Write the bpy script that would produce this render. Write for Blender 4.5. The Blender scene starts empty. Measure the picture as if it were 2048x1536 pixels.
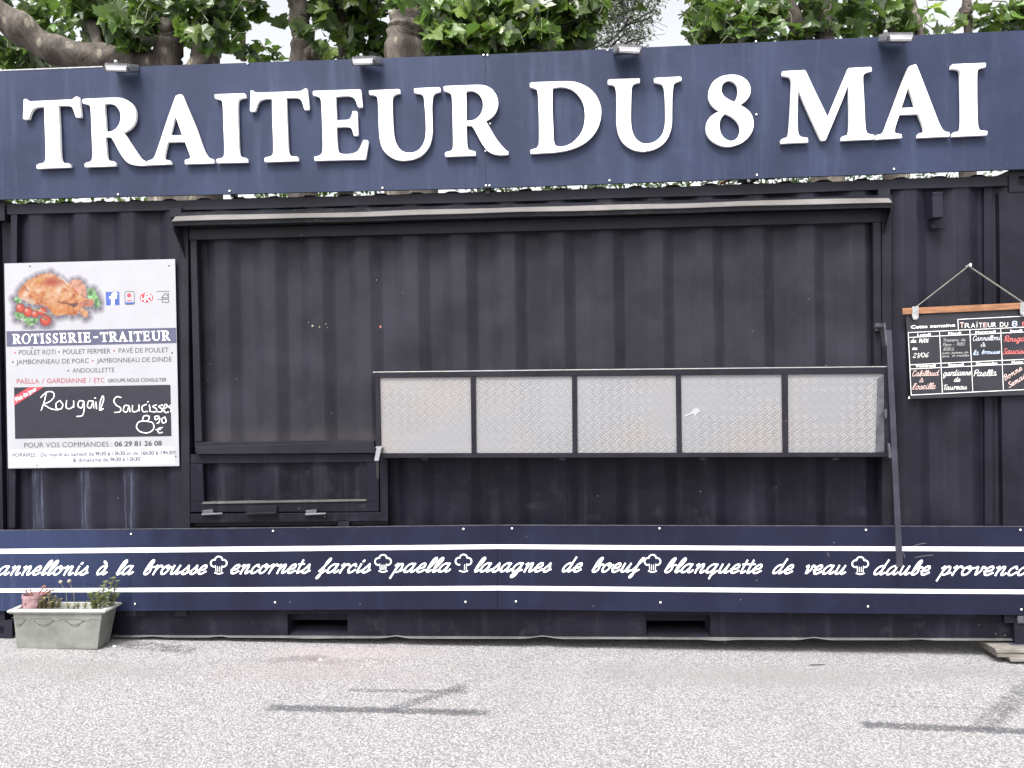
import bpy, bmesh, math, random
import numpy as np
from mathutils import Vector, Matrix
from math import radians as R, sin, cos, pi
random.seed(8); np.random.seed(8)
sc = bpy.context.scene
COL = sc.collection

# ------------------------------------------------------------ camera, sky, sun
F, CAM = 1580.0, Vector((0.383, -4.464, 1.487))
YAW, PIT, ROL = R(3.37), R(-0.26), R(-0.88)
fw = Vector((-sin(YAW)*cos(PIT), cos(YAW)*cos(PIT), sin(PIT)))
r0 = Vector((cos(YAW), sin(YAW), 0)); u0 = r0.cross(fw)
rt = cos(ROL)*r0 + sin(ROL)*u0; up = -sin(ROL)*r0 + cos(ROL)*u0
cd = bpy.data.cameras.new('camera'); cam = bpy.data.objects.new('camera', cd); COL.objects.link(cam)
cd.sensor_width = 36; cd.lens = F/2048*36; cd.clip_end = 2000; cd.clip_start = 0.05
cam.matrix_world = Matrix(((rt.x, up.x, -fw.x, CAM.x), (rt.y, up.y, -fw.y, CAM.y), (rt.z, up.z, -fw.z, CAM.z), (0, 0, 0, 1)))
sc.camera = cam
SUN_EL, SUN_AZ = R(58), R(200)            # azimuth of the light source, clockwise from +Y
wd = bpy.data.worlds.new('World'); sc.world = wd; wd.use_nodes = True
nt = wd.node_tree; nt.nodes.clear()
sky = nt.nodes.new('ShaderNodeTexSky'); sky.sky_type = 'NISHITA'; sky.sun_disc = False
sky.sun_elevation = SUN_EL; sky.sun_rotation = SUN_AZ; sky.air_density = 1.2; sky.dust_density = 5.0; sky.ozone_density = 1.0
bw = nt.nodes.new('ShaderNodeRGBToBW'); mx = nt.nodes.new('ShaderNodeMix'); mx.data_type = 'RGBA'; mx.inputs[0].default_value = 0.9
bg = nt.nodes.new('ShaderNodeBackground'); bg.inputs[1].default_value = 0.142; wo = nt.nodes.new('ShaderNodeOutputWorld')
nt.links.new(sky.outputs[0], bw.inputs[0]); nt.links.new(sky.outputs[0], mx.inputs[6]); nt.links.new(bw.outputs[0], mx.inputs[7])
nt.links.new(mx.outputs[2], bg.inputs[0]); nt.links.new(bg.outputs[0], wo.inputs[0])
sd = bpy.data.lights.new('sun', 'SUN'); sun = bpy.data.objects.new('sun', sd); COL.objects.link(sun)
sd.energy = 1.45; sd.angle = R(18); sd.color = (1, 0.965, 0.92)
sdir = Vector((sin(SUN_AZ)*cos(SUN_EL), cos(SUN_AZ)*cos(SUN_EL), sin(SUN_EL)))
sun.rotation_euler = sdir.to_track_quat('Z', 'Y').to_euler(); sun.location = sdir*20
sc.view_settings.view_transform = 'Standard'; sc.view_settings.look = 'None'
sc.view_settings.exposure = 1.7; sc.view_settings.gamma = 1.0

# ------------------------------------------------------------ helpers
def P(px, py, Y=0.0):
    d = fw + rt*((px-1024)/F) + up*((768-py)/F)
    return CAM + d*((Y-CAM.y)/d.y)
def gz(x, y):
    return -0.036 - 0.0165*max(-6, min(6, x))
def G(px, py):
    d = fw + rt*((px-1024)/F) + up*((768-py)/F); t = 2.0
    for _ in range(40):
        q = CAM + d*t; t -= (q.z-gz(q.x, q.y))/(d.z+0.0165*d.x)
    return CAM + d*t

class MB:
    def __init__(s): s.v = []; s.f = []; s.mi = []; s.col = []
    def add(s, vs, fs, mi=0, col=None):
        b = len(s.v); s.v += [tuple(v) for v in vs]
        for f in fs: s.f.append(tuple(b+i for i in f)); s.mi.append(mi); s.col.append(col)
    def box(s, x0, x1, y0, y1, z0, z1, mi=0):
        s.add([(x0,y0,z0),(x1,y0,z0),(x1,y1,z0),(x0,y1,z0),(x0,y0,z1),(x1,y0,z1),(x1,y1,z1),(x0,y1,z1)],
              [(0,1,5,4),(1,2,6,5),(2,3,7,6),(3,0,4,7),(4,5,6,7),(3,2,1,0)], mi)
    def slab(s, pts, yf, yb, mi=0, bev=0.0):      # traced polygon (photo pixels) at depth yf, thickness to yb
        a = [P(x, y, yf) for x, y in pts]
        s.prism(a, yb-yf, mi, bev)
    def prism(s, a, dy, mi=0, bev=0.0):
        a = [Vector(p) for p in a]; n = len(a)
        # make it counter clockwise seen from -Y
        ar = sum(a[i].x*a[(i+1)%n].z - a[(i+1)%n].x*a[i].z for i in range(n))
        if ar < 0: a = a[::-1]
        if bev > 0:
            ins = []
            for i in range(n):
                p, q, r = a[i-1], a[i], a[(i+1)%n]
                d1 = (q-p).normalized(); d2 = (r-q).normalized()
                nrm = Vector((-d1.z-d2.z, 0, d1.x+d2.x)); 
                nrm = nrm.normalized() if nrm.length > 1e-6 else Vector((0,0,0))
                ins.append(q + nrm*bev)
            vs = ins + [p+Vector((0, bev, 0)) for p in a] + [p+Vector((0, dy, 0)) for p in a]
            fs = [tuple(range(n))] + [(n+i, n+(i+1)%n, (i+1)%n, i) for i in range(n)] + \
                 [(2*n+i, 2*n+(i+1)%n, n+(i+1)%n, n+i) for i in range(n)] + [tuple(range(3*n-1, 2*n-1, -1))]
        else:
            vs = a + [p+Vector((0, dy, 0)) for p in a]
            fs = [tuple(range(n))] + [(n+i, n+(i+1)%n, (i+1)%n, i) for i in range(n)] + [tuple(range(2*n-1, n-1, -1))]
        s.add(vs, fs, mi)
    def tube(s, pts, rad, n=8, mi=0, caps=True):
        pts = [Vector(p) for p in pts]; m = len(pts)
        rad = rad if isinstance(rad, (list, tuple)) else [rad]*m
        vs = []; fs = []; px = None
        for i, p in enumerate(pts):
            t = (pts[min(i+1, m-1)]-pts[max(i-1, 0)]).normalized()
            if px is None:
                px = t.orthogonal().normalized()
            else:
                px = (px - t*px.dot(t)); px = px.normalized() if px.length > 1e-6 else t.orthogonal().normalized()
            py = t.cross(px)
            for k in range(n):
                a = 2*pi*k/n; vs.append(p + (px*cos(a)+py*sin(a))*rad[i])
        for i in range(m-1):
            for k in range(n):
                fs.append((i*n+k, i*n+(k+1)%n, (i+1)*n+(k+1)%n, (i+1)*n+k))
        if caps: fs += [tuple(range(n-1, -1, -1)), tuple(range((m-1)*n, m*n))]
        s.add(vs, fs, mi)
    def ball(s, c, r, nu=10, nv=7, mi=0, sc=(1,1,1)):
        c = Vector(c); vs = []; fs = []
        for j in range(nv+1):
            th = pi*j/nv
            for i in range(nu):
                a = 2*pi*i/nu; vs.append(c+Vector((r*sc[0]*sin(th)*cos(a), r*sc[1]*sin(th)*sin(a), r*sc[2]*cos(th))))
        for j in range(nv):
            for i in range(nu): fs.append((j*nu+i, (j+1)*nu+i, (j+1)*nu+(i+1)%nu, j*nu+(i+1)%nu))
        s.add(vs, fs, mi)
    def build(s, name, mat, parent=None, smooth=False, holes=None):
        me = bpy.data.meshes.new(name); me.from_pydata(s.v, [], s.f)
        for m in (mat if isinstance(mat, (list, tuple)) else [mat]): me.materials.append(m)
        me.polygons.foreach_set('material_index', s.mi)
        if any(c is not None for c in s.col):
            ca = me.color_attributes.new('Col', 'FLOAT_COLOR', 'CORNER'); k = 0; buf = []
            for p, c in zip(me.polygons, s.col):
                c = c or (1, 1, 1)
                for _ in range(p.loop_total): buf += [c[0], c[1], c[2], 1.0]
            ca.data.foreach_set('color', buf)
        me.validate(); me.update()
        if smooth:
            me.polygons.foreach_set('use_smooth', [True]*len(me.polygons))
        o = bpy.data.objects.new(name, me); COL.objects.link(o)
        if parent is not None:
            o.parent = parent
            if parent.parent is None: o.location = -parent.location
        return o
def tag(o, label=None, cat=None, group=None, kind=None):
    if label: o['label'] = label
    if cat: o['category'] = cat
    if group: o['group'] = group
    if kind: o['kind'] = kind
    return o
def thing(name, label, cat, loc=(0,0,0), group=None):
    o = bpy.data.objects.new(name, None); COL.objects.link(o); o.location = loc; o.empty_display_size = 0.1
    return tag(o, label, cat, group)
def autosmooth(o, ang=35):
    me = o.data; me.polygons.foreach_set('use_smooth', [True]*len(me.polygons))
    try: me.set_sharp_from_angle(angle=R(ang))
    except Exception: pass

# ------------------------------------------------------------ materials
class NT:
    def __init__(s, name):
        s.m = bpy.data.materials.new(name); s.m.use_nodes = True; s.t = s.m.node_tree; s.n = s.t.nodes; s.l = s.t.links
        s.b = s.n['Principled BSDF']; s.co = s.n.new('ShaderNodeTexCoord')
        g = s.n.new('ShaderNodeNewGeometry'); s.pos = g.outputs['Position']; s.geo = g
    def link(s, a, b): s.l.new(a, b)
    def set(s, sock, v):
        if isinstance(v, bpy.types.NodeSocket): s.l.new(v, sock)
        else: sock.default_value = v
    def math(s, op, a, b=0.0, c=0.0, clamp=False):
        n = s.n.new('ShaderNodeMath'); n.operation = op; n.use_clamp = clamp
        s.set(n.inputs[0], a); s.set(n.inputs[1], b); s.set(n.inputs[2], c); return n.outputs[0]
    def vmath(s, op, a, b=(0,0,0)):
        n = s.n.new('ShaderNodeVectorMath'); n.operation = op; s.set(n.inputs[0], a); s.set(n.inputs[1], b)
        return n.outputs['Value'] if op in ('LENGTH', 'DOT_PRODUCT', 'DISTANCE') else n.outputs[0]
    def scale(s, v, k): return s.vmath('MULTIPLY', v, k)
    def noise(s, v, sc=5, det=4, rough=0.55, dist=0.0):
        n = s.n.new('ShaderNodeTexNoise'); s.set(n.inputs['Vector'], v); n.inputs['Scale'].default_value = sc
        n.inputs['Detail'].default_value = det; n.inputs['Roughness'].default_value = rough; n.inputs['Distortion'].default_value = dist
        return n.outputs['Fac']
    def voro(s, v, sc=5, feat='F1', out='Distance'):
        n = s.n.new('ShaderNodeTexVoronoi'); n.feature = feat; s.set(n.inputs['Vector'], v); n.inputs['Scale'].default_value = sc
        return n.outputs[out]
    def ramp(s, fac, a, b, smooth=True):
        n = s.n.new('ShaderNodeMapRange'); n.interpolation_type = 'SMOOTHSTEP' if smooth else 'LINEAR'
        s.set(n.inputs[0], fac); n.inputs[1].default_value = a; n.inputs[2].default_value = b; return n.outputs[0]
    def mix(s, fac, a, b):
        n = s.n.new('ShaderNodeMix'); n.data_type = 'RGBA'; s.set(n.inputs[0], fac)
        for k, v in ((6, a), (7, b)):
            if isinstance(v, tuple) and len(v) == 3: v = v+(1,)
            s.set(n.inputs[k], v)
        return n.outputs[2]
    def sep(s, v):
        n = s.n.new('ShaderNodeSeparateXYZ'); s.set(n.inputs[0], v); return n.outputs
    def bump(s, h, strength=0.3, dist=0.01):
        n = s.n.new('ShaderNodeBump'); n.inputs['Strength'].default_value = strength; n.inputs['Distance'].default_value = dist
        s.link(h, n.inputs['Height']); s.link(n.outputs[0], s.b.inputs['Normal']); return n
    def fin(s, col=None, rough=None, metal=None, spec=None):
        if col is not None: s.set(s.b.inputs['Base Color'], col+(1,) if isinstance(col, tuple) and len(col) == 3 else col)
        if rough is not None: s.set(s.b.inputs['Roughness'], rough)
        if metal is not None: s.set(s.b.inputs['Metallic'], metal)
        if spec is not None: s.set(s.b.inputs['Specular IOR Level'], spec)
        return s.m

def painted(name, c, rough=0.5, var=0.35, dust=(0.09, 0.085, 0.085), dustamt=0.25, spec=0.4, streak=0.25, fleck=True, extra=None):
    k = NT(name); p = k.pos
    n1 = k.noise(p, 2.3, 5); n2 = k.noise(k.scale(p, (9, 9, 0.7)), 1.6, 5, 0.6)
    c0 = tuple(x*(1-var) for x in c); c1 = tuple(x*(1+var) for x in c)
    col = k.mix(k.ramp(n1, 0.3, 0.7), c0, c1)
    col = k.mix(k.math('MULTIPLY', k.ramp(n2, 0.5, 0.78), streak), col, dust)
    n3 = k.noise(p, 11, 6, 0.7)
    col = k.mix(k.math('MULTIPLY', k.ramp(n3, 0.52, 0.75), dustamt), col, dust)
    if extra: col = extra(k, col)
    if fleck:
        v = k.voro(p, 14, 'F1'); w = k.noise(p, 3.1, 2)
        fl = k.math('MULTIPLY', k.math('LESS_THAN', v, 0.045), k.math('GREATER_THAN', w, 0.56))
        col = k.mix(k.math('MULTIPLY', fl, 0.5), col, (0.28, 0.27, 0.25))
    r = k.math('ADD', k.math('MULTIPLY', n3, 0.3), rough-0.15)
    k.bump(k.math('ADD', k.math('MULTIPLY', n1, 0.5), k.math('MULTIPLY', k.noise(p, 60, 3), 0.06)), 0.25, 0.01)
    return k.fin(col, r, 0.0, spec)

def wall_streaks(k, col):     # run-off stains below the poster
    s = k.sep(k.pos); z = s[2]; tot = None
    for px, wdt in ((66, .012), (84, .014), (166, .014), (178, .012), (250, .010), (262, .03), (172, .03), (75, .035)):
        X = P(px, 990, 0.02).x
        wob = k.math('ADD', s[0], k.math('MULTIPLY', k.math('SUBTRACT', k.noise(k.scale(k.pos, (0, 0, 1)), 14, 2), 0.5), 0.03))
        d = k.math('ABSOLUTE', k.math('SUBTRACT', wob, X))
        m = k.ramp(d, wdt, 0.0); tot = m if tot is None else k.math('MAXIMUM', tot, m)
    low = k.ramp(z, 1.03, 0.98)
    nn = k.noise(k.scale(k.pos, (60, 60, 3)), 1.0, 4, 0.7)
    m = k.math('MULTIPLY', k.math('MULTIPLY', tot, low), k.ramp(nn, 0.38, 0.7))
    return k.mix(k.math('MULTIPLY', m, 0.65), col, (0.09, 0.10, 0.15))
BLK = (0.026, 0.026, 0.034)
M = {}
M['wall'] = painted('wall_paint', (0.0105, 0.0102, 0.0172), 0.5, spec=.15, dust=(.027,.026,.033), extra=wall_streaks)
M['frame'] = painted('frame_paint', (0.0110, 0.0105, 0.0155), 0.48, spec=.15, dust=(.025,.024,.03))
M['rail'] = painted('rail_paint', (0.0135, 0.0132, 0.0205), 0.45, spec=.15, dust=(.027,.026,.033), streak=0.35)
def hatch_dust(k, col):
    z = k.sep(k.pos)[2]
    nn = k.noise(k.scale(k.pos, (1, 1, 1)), 7, 4)
    m = k.math('MULTIPLY', k.ramp(k.math('ADD', z, k.math('MULTIPLY', nn, 0.12)), 1.33, 1.18), 0.45)
    return k.mix(m, col, (0.055, 0.05, 0.047))
M['hatch'] = painted('hatch_paint', (0.0175, 0.0168, 0.0235), 0.6, spec=.15, dust=(.033,.031,.036), dustamt=0.4, extra=hatch_dust)
M['dark'] = painted('lower_paint', (0.0070, 0.0068, 0.0120), 0.5, spec=.12, dust=(.032,.031,.040), dustamt=.4, streak=.4)
M['flange'] = painted('worn_flange', (0.075, 0.072, 0.073), 0.5, dust=(.16,.15,.145), dustamt=.5)
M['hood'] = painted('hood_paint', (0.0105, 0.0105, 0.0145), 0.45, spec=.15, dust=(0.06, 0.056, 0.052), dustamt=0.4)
M['hoodtop'] = painted('hood_lip_lit_paint', (0.125, 0.118, 0.115), 0.45, var=0.25, dust=(0.08, 0.07, 0.06), dustamt=0.6, streak=0.5)  # much paler than the hood: sky light on the lip put into the colour
def ban_fade(k, col):
    s = k.sep(k.pos); x = s[0]
    nn = k.noise(k.scale(k.pos, (5, 5, 1.2)), 1.5, 4, 0.6)
    m = k.math('MULTIPLY', k.ramp(k.math('ADD', x, k.math('MULTIPLY', nn, 0.9)), -1.2, -2.3), 0.75)
    col = k.mix(m, col, (0.026, 0.037, 0.085))
    n2 = k.noise(k.scale(k.pos, (30, 30, 1.2)), 1.0, 4, 0.7)
    return k.mix(k.math('MULTIPLY', k.math('MULTIPLY', k.ramp(n2, 0.55, 0.75), m), 0.5), col, (0.07, 0.085, 0.145))
M['banner'] = painted('banner_sheet', (0.0098, 0.0110, 0.0265), 0.42, var=0.2, spec=.15, dust=(0.02, 0.025, 0.055), dustamt=0.25, streak=0.25, extra=ban_fade)
M['sign'] = painted('sign_sheet', (0.0230, 0.0298, 0.060), 0.5, var=0.16, spec=.15, dust=(0.043, 0.057, 0.100), dustamt=0.3, streak=0.6, fleck=False)
M['signdark'] = painted('sign_frame', (0.012, 0.012, 0.014), 0.5)
def plain(name, c, rough=0.5, metal=0.0, spec=0.5, var=0.12, sc=20, bump=0.0):
    k = NT(name); n = k.noise(k.pos, sc, 4)
    col = k.mix(k.ramp(n, 0.3, 0.7), tuple(x*(1-var) for x in c), tuple(min(1, x*(1+var)) for x in c))
    if bump: k.bump(n, bump, 0.01)
    return k.fin(col, rough, metal, spec)
M['white'] = plain('white_letter', (0.86, 0.86, 0.87), 0.35, var=0.02)
M['ink'] = plain('white_print', (0.84, 0.84, 0.86), 0.4, var=0.03, sc=40)
M['poster'] = plain('poster_sheet', (0.30, 0.30, 0.322), 0.35, var=0.03, sc=6)
M['screw'] = plain('screw_metal', (0.8, 0.8, 0.8), 0.3, 0.3)
M['alu'] = plain('cast_aluminium', (0.33, 0.33, 0.342), 0.38, 0.7, var=0.2, sc=60)
M['glass'] = plain('lamp_glass', (0.42, 0.42, 0.45), 0.12, 0.0)
M['gunmetal'] = plain('gunmetal', (0.072, 0.072, 0.0855), 0.4, 0.3, var=0.3)
M['pband'] = plain('print_violet_grey', (0.06, 0.06, 0.105), 0.4)
M['pgrey'] = plain('print_grey', (0.05, 0.05, 0.055), 0.4)
M['pdark'] = plain('print_dark', (0.021, 0.021, 0.027), 0.4)
M['pred'] = plain('print_red', (0.275, 0.0495, 0.0715), 0.4)
M['pred2'] = plain('print_bright_red', (0.372, 0.036, 0.054), 0.4)
M['pblue'] = plain('print_blue', (0.036, 0.072, 0.27), 0.4)
M['pslate'] = plain('slate_film', (0.0112, 0.0104, 0.02), 0.35)
M['plabel'] = plain('paper_label', (0.434, 0.4402, 0.496), 0.5, var=0.02)
M['slate'] = plain('chalkboard_face', (0.0104, 0.0104, 0.0168), 0.5, var=0.25, sc=9)
M['chalk'] = plain('white_chalk_pen', (0.80, 0.80, 0.78), 0.6, var=0.1, sc=120)
M['chalkred'] = plain('red_chalk_pen', (0.72, 0.16, 0.15), 0.6, var=0.15, sc=120)
M['chalkpink'] = plain('pink_chalk_pen', (0.75, 0.52, 0.48), 0.6, var=0.1, sc=120)
M['chalkblue'] = plain('blue_chalk_pen', (0.50, 0.60, 0.80), 0.6, var=0.1, sc=120)
M['chalkdim'] = plain('dim_chalk_pen', (0.40, 0.40, 0.38), 0.6, var=0.1, sc=120)
M['zinc'] = plain('zinc_clip', (0.372, 0.372, 0.372), 0.35, 0.6, var=0.2, sc=60)
M['cord'] = plain('cord_fibre', (0.18, 0.174, 0.15), 0.8, var=0.4, sc=160)
M['black'] = plain('dark_inside', (0.008, 0.008, 0.010), 0.8)
def wood(name, c, axis=(2, 14, 14)):
    k = NT(name); n = k.noise(k.scale(k.pos, axis), 6, 5, 0.6, 0.4)
    col = k.mix(k.ramp(n, 0.3, 0.7), tuple(x*0.6 for x in c), tuple(min(1, x*1.25) for x in c))
    k.bump(n, 0.2, 0.004); return k.fin(col, 0.6)
M['oak'] = wood('varnished_wood', (0.231, 0.1045, 0.0495))
M['plank'] = wood('weathered_plank', (0.17, 0.158, 0.142))
# printed picture: colours come from the printed mesh
k = NT('printed_picture'); a = k.n.new('ShaderNodeVertexColor'); a.layer_name = 'Col'; M['pic'] = k.fin(a.outputs[0], 0.4)
# tread plate
def tread():
    k = NT('tread_plate'); s = k.sep(k.pos); p = 0.052
    u = k.math('DIVIDE', k.math('ADD', s[0], s[2]), p*0.95); v = k.math('DIVIDE', k.math('SUBTRACT', s[0], s[2]), p*0.95)
    fu = k.math('FRACT', k.math('ADD', u, 50)); fv = k.math('FRACT', k.math('ADD', v, 50))
    par = k.math('MODULO', k.math('ADD', k.math('FLOOR', k.math('ADD', u, 50)), k.math('FLOOR', k.math('ADD', v, 50))), 2)
    def bars(a, b):
        st = k.math('SINE', k.math('MULTIPLY', b, 2*pi*3)); st = k.ramp(st, 0.1, 0.8)
        en = k.math('MULTIPLY', k.ramp(a, 0.06, 0.22), k.ramp(a, 0.94, 0.78)); return k.math('MULTIPLY', st, en)
    h = k.math('ADD', k.math('MULTIPLY', bars(fu, fv), par), k.math('MULTIPLY', bars(fv, fu), k.math('SUBTRACT', 1.0, par)))
    n = k.noise(k.pos, 1.9, 2); n2 = k.noise(k.pos, 30, 4)
    k.bump(k.math('MULTIPLY', h, k.ramp(k.noise(k.scale(k.pos, (1.6, 1, 2.2)), 1.1, 2), 0.38, 0.62)), 0.6, 0.004)
    col = k.mix(k.ramp(n, 0.35, 0.65), (0.255, 0.238, 0.233), (0.232, 0.234, 0.25))
    col = k.mix(k.math('MULTIPLY', h, 0.25), col, (0.42, 0.42, 0.44))
    col = k.mix(k.math('MULTIPLY', k.ramp(n2, 0.5, 0.75), 0.1), col, (0.24, 0.225, 0.21))
    return k.fin(col, k.math('ADD', 0.42, k.math('MULTIPLY', n, 0.2)), 0.55)
M['tread'] = tread()
# ground
def ground_mat():
    k = NT('asphalt_surface'); p = k.pos; s = k.sep(p)
    big = k.noise(p, 0.9, 5, 0.6); med = k.noise(p, 6, 5, 0.6)
    v = k.voro(p, 85, 'F1'); v2 = k.voro(p, 150, 'F1'); nf = k.noise(p, 62, 3, 0.6, 2.2); nf2 = k.noise(p, 200, 2, 0.5)
    g = k.math('ADD', k.math('MULTIPLY', nf, 0.75), k.math('MULTIPLY', v, 0.35))
    col = k.mix(k.ramp(g, 0.40, 0.66), (0.385, 0.374, 0.376), (0.17, 0.163, 0.17))
    col = k.mix(k.math('MULTIPLY', k.ramp(v2, 0.45, 0.75), 0.5), col, (0.085, 0.08, 0.085))
    col = k.mix(k.math('MULTIPLY', k.ramp(nf2, 0.60, 0.75), 0.55), col, (0.52, 0.51, 0.505))
    col = k.mix(k.math('MULTIPLY', k.ramp(big, 0.42, 0.72), 0.25), col, (0.19, 0.18, 0.185))
    def seg(a, b, w, amt, c, brk=0.5, nsc=30):
        nonlocal col
        A = Vector((a.x, a.y, 0)); B = Vector((b.x, b.y, 0)); L = (B-A).length; d = (B-A)/L; nrm = Vector((-d.y, d.x, 0))
        pl = k.vmath('SUBTRACT', p, tuple(A))
        t = k.vmath('DOT_PRODUCT', pl, tuple(d)); q = k.vmath('DOT_PRODUCT', pl, tuple(nrm))
        nn = k.noise(p, nsc, 4, 0.7)
        q = k.math('ADD', k.math('ABSOLUTE', q), k.math('MULTIPLY', k.math('SUBTRACT', nn, 0.5), w*1.4))
        m = k.math('MULTIPLY', k.ramp(q, w*0.62, w*0.38), k.math('MULTIPLY', k.ramp(t, -0.02, 0.03), k.ramp(t, L+0.02, L-0.03)))
        br = k.ramp(k.math('ADD', k.math('MULTIPLY', nn, 0.35), k.math('MULTIPLY', nf, 0.65)), brk-0.035, brk+0.025)
        col = k.mix(k.math('MULTIPLY', k.math('MULTIPLY', m, br), amt), col, c)
    tar = (0.046, 0.049, 0.058)
    seg(G(536, 1415), G(978, 1426), 0.063, 0.81, tar, 0.43)
    seg(G(693, 1380), G(935, 1384), 0.044, 0.68, tar, 0.48)
    seg(G(935, 1384), G(1100, 1387), 0.022, 0.42, tar, 0.54)
    seg(G(780, 1420), G(930, 1372), 0.074, 0.72, tar, 0.47)
    seg(G(900, 1378), G(985, 1350), 0.067, 0.42, tar, 0.54)
    seg(G(1722, 1449), G(2120, 1466), 0.063, 0.81, tar, 0.43)
    seg(G(1960, 1458), G(2110, 1330), 0.104, 0.64, tar, 0.47)
    seg(G(1750, 1410), G(2048, 1420), 0.026, 0.59, tar, 0.51)
    seg(G(1010, 1335), G(1130, 1294), 0.089, 0.42, tar, 0.54)
    seg(G(430, 1322), G(545, 1318), 0.022, 0.42, tar, 0.52)
    seg(G(255, 1288), G(390, 1302), 0.12, 0.85, (0.06, 0.06, 0.063), 0.49, 16)
    seg(G(535, 1322), G(640, 1314), 0.09, 0.6, (0.13, 0.10, 0.11), 0.42, 14)
    seg(G(620, 1318), G(720, 1328), 0.11, 0.5, (0.16, 0.125, 0.135), 0.46, 14)
    def blob(px, py, rx, ry, amt, c, sc=5):
        nonlocal col
        C0 = G(px, py)
        d = k.vmath('LENGTH', k.scale(k.vmath('SUBTRACT', p, tuple(C0)), (1/rx, 1/ry, 0)))
        d = k.math('ADD', d, k.math('MULTIPLY', k.math('SUBTRACT', k.noise(p, sc, 4), 0.5), 1.2))
        col = k.mix(k.math('MULTIPLY', k.ramp(d, 1.0, 0.2), amt), col, c)
    blob(1500, 1352, 1.4, 0.22, 0.55, (0.19, 0.18, 0.183)); blob(150, 1340, 0.9, 0.22, 0.5, (0.18, 0.172, 0.172))
    blob(620, 1345, 0.8, 0.2, 0.4, (0.22, 0.185, 0.19)); blob(1950, 1345, 0.5, 0.2, 0.4, (0.16, 0.152, 0.16))
    blob(700, 1305, 0.6, 0.12, 0.4, (0.32, 0.26, 0.26))
    h = k.math('ADD', k.math('MULTIPLY', nf, 0.6), k.math('ADD', k.math('MULTIPLY', v, -0.5), k.math('MULTIPLY', v2, -0.3)))
    k.bump(h, 0.75, 0.012)
    return k.fin(col, 0.85, 0, 0.3)
M['ground'] = ground_mat()
def bark_mat():
    k = NT('plane_bark'); p = k.pos
    n = k.noise(k.scale(p, (1, 1, 0.55)), 5.5, 4, 0.6, 0.6); v = k.voro(k.vmath('ADD', k.scale(p, (1, 1, 0.6)), (3, 1, 2)), 9, 'F1'); n3 = k.noise(k.scale(p, (1, 1, .3)), 30, 5, 0.7)
    col = k.mix(k.ramp(n, 0.38, 0.62), (0.055, 0.046, 0.041), (0.128, 0.111, 0.098))
    col = k.mix(k.math('MULTIPLY', k.ramp(v, 0.30, 0.18), k.ramp(n, 0.45, 0.6)), col, (0.27, 0.25, 0.19))
    col = k.mix(k.math('MULTIPLY', k.ramp(n3, 0.48, 0.7), 0.6), col, (0.042, 0.035, 0.031))
    k.bump(k.math('ADD', n, k.math('MULTIPLY', n3, 0.6)), 0.9, 0.03); return k.fin(col, 0.85, 0, 0.2)
M['bark'] = bark_mat()
M['twig'] = plain('green_twig', (0.085, 0.095, 0.045), 0.7, var=0.4, sc=12)
M['darktwig'] = plain('dark_branch', (0.04, 0.035, 0.032), 0.8)
def leaf_mat(name, c, tr=0.35, back=(0.10, 0.125, 0.08)):
    k = NT(name); a = k.n.new('ShaderNodeVertexColor'); a.layer_name = 'Col'
    base = k.mix(k.noise(k.pos, 25, 3), tuple(x*0.8 for x in c), tuple(x*1.2 for x in c))
    m = k.n.new('ShaderNodeMix'); m.data_type = 'RGBA'; m.blend_type = 'MULTIPLY'; m.inputs[0].default_value = 1
    k.link(base, m.inputs[6]); k.link(a.outputs[0], m.inputs[7]); col = m.outputs[2]
    front = k.mix(k.geo.outputs['Backfacing'], col, back)
    k.fin(front, 0.36, 0, 0.6)
    t = k.n.new('ShaderNodeBsdfTranslucent'); k.link(k.mix(0.5, col, tuple(min(1, x*2.2) for x in (c[0]*1.1, c[1]*1.2, c[2]*0.5))), t.inputs[0])
    ms = k.n.new('ShaderNodeMixShader'); ms.inputs[0].default_value = tr
    out = k.n['Material Output']; k.link(k.b.outputs[0], ms.inputs[1]); k.link(t.outputs[0], ms.inputs[2]); k.link(ms.outputs[0], out.inputs[0])
    return k.m
M['leaf'] = leaf_mat('plane_leaf', (0.062, 0.112, 0.026))
M['smallleaf'] = leaf_mat('small_leaf', (0.05, 0.0625, 0.0375), 0.25)
M['herb'] = leaf_mat('herb_leaf', (0.13, 0.155, 0.07), 0.25, (0.12, 0.13, 0.08))
M['dryherb'] = leaf_mat('dry_leaf', (0.14, 0.12, 0.065), 0.2, (0.14, 0.12, 0.075))
M['stone'] = plain('grey_plastic_stone', (0.148, 0.153, 0.140), 0.6, var=0.22, sc=9, bump=0.15)
M['stonerim'] = plain('pale_plastic_rim', (0.3224, 0.3224, 0.3038), 0.55, var=0.12, sc=9)
M['stoneline'] = plain('relief_shade', (0.085, 0.086, 0.08), 0.7)  # darker than the trough: shading of the relief put into the colour
M['soil'] = plain('dry_soil', (0.05, 0.04, 0.03), 0.95, var=0.5, sc=60, bump=0.6)
M['pink'] = plain('pink_clay', (0.27, 0.165, 0.178), 0.6, var=0.2, sc=40)
M['stem'] = plain('dry_stem', (0.165, 0.155, 0.1), 0.8, var=0.3)
M['seed'] = plain('seed_head', (0.3, 0.27, 0.216), 0.9, var=0.35, sc=140, bump=0.6)
M['rust'] = plain('red_brown_stain', (0.30, 0.10, 0.08), 0.7)
M['orange'] = plain('orange_plastic', (0.39, 0.138, 0.072), 0.5)

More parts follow.
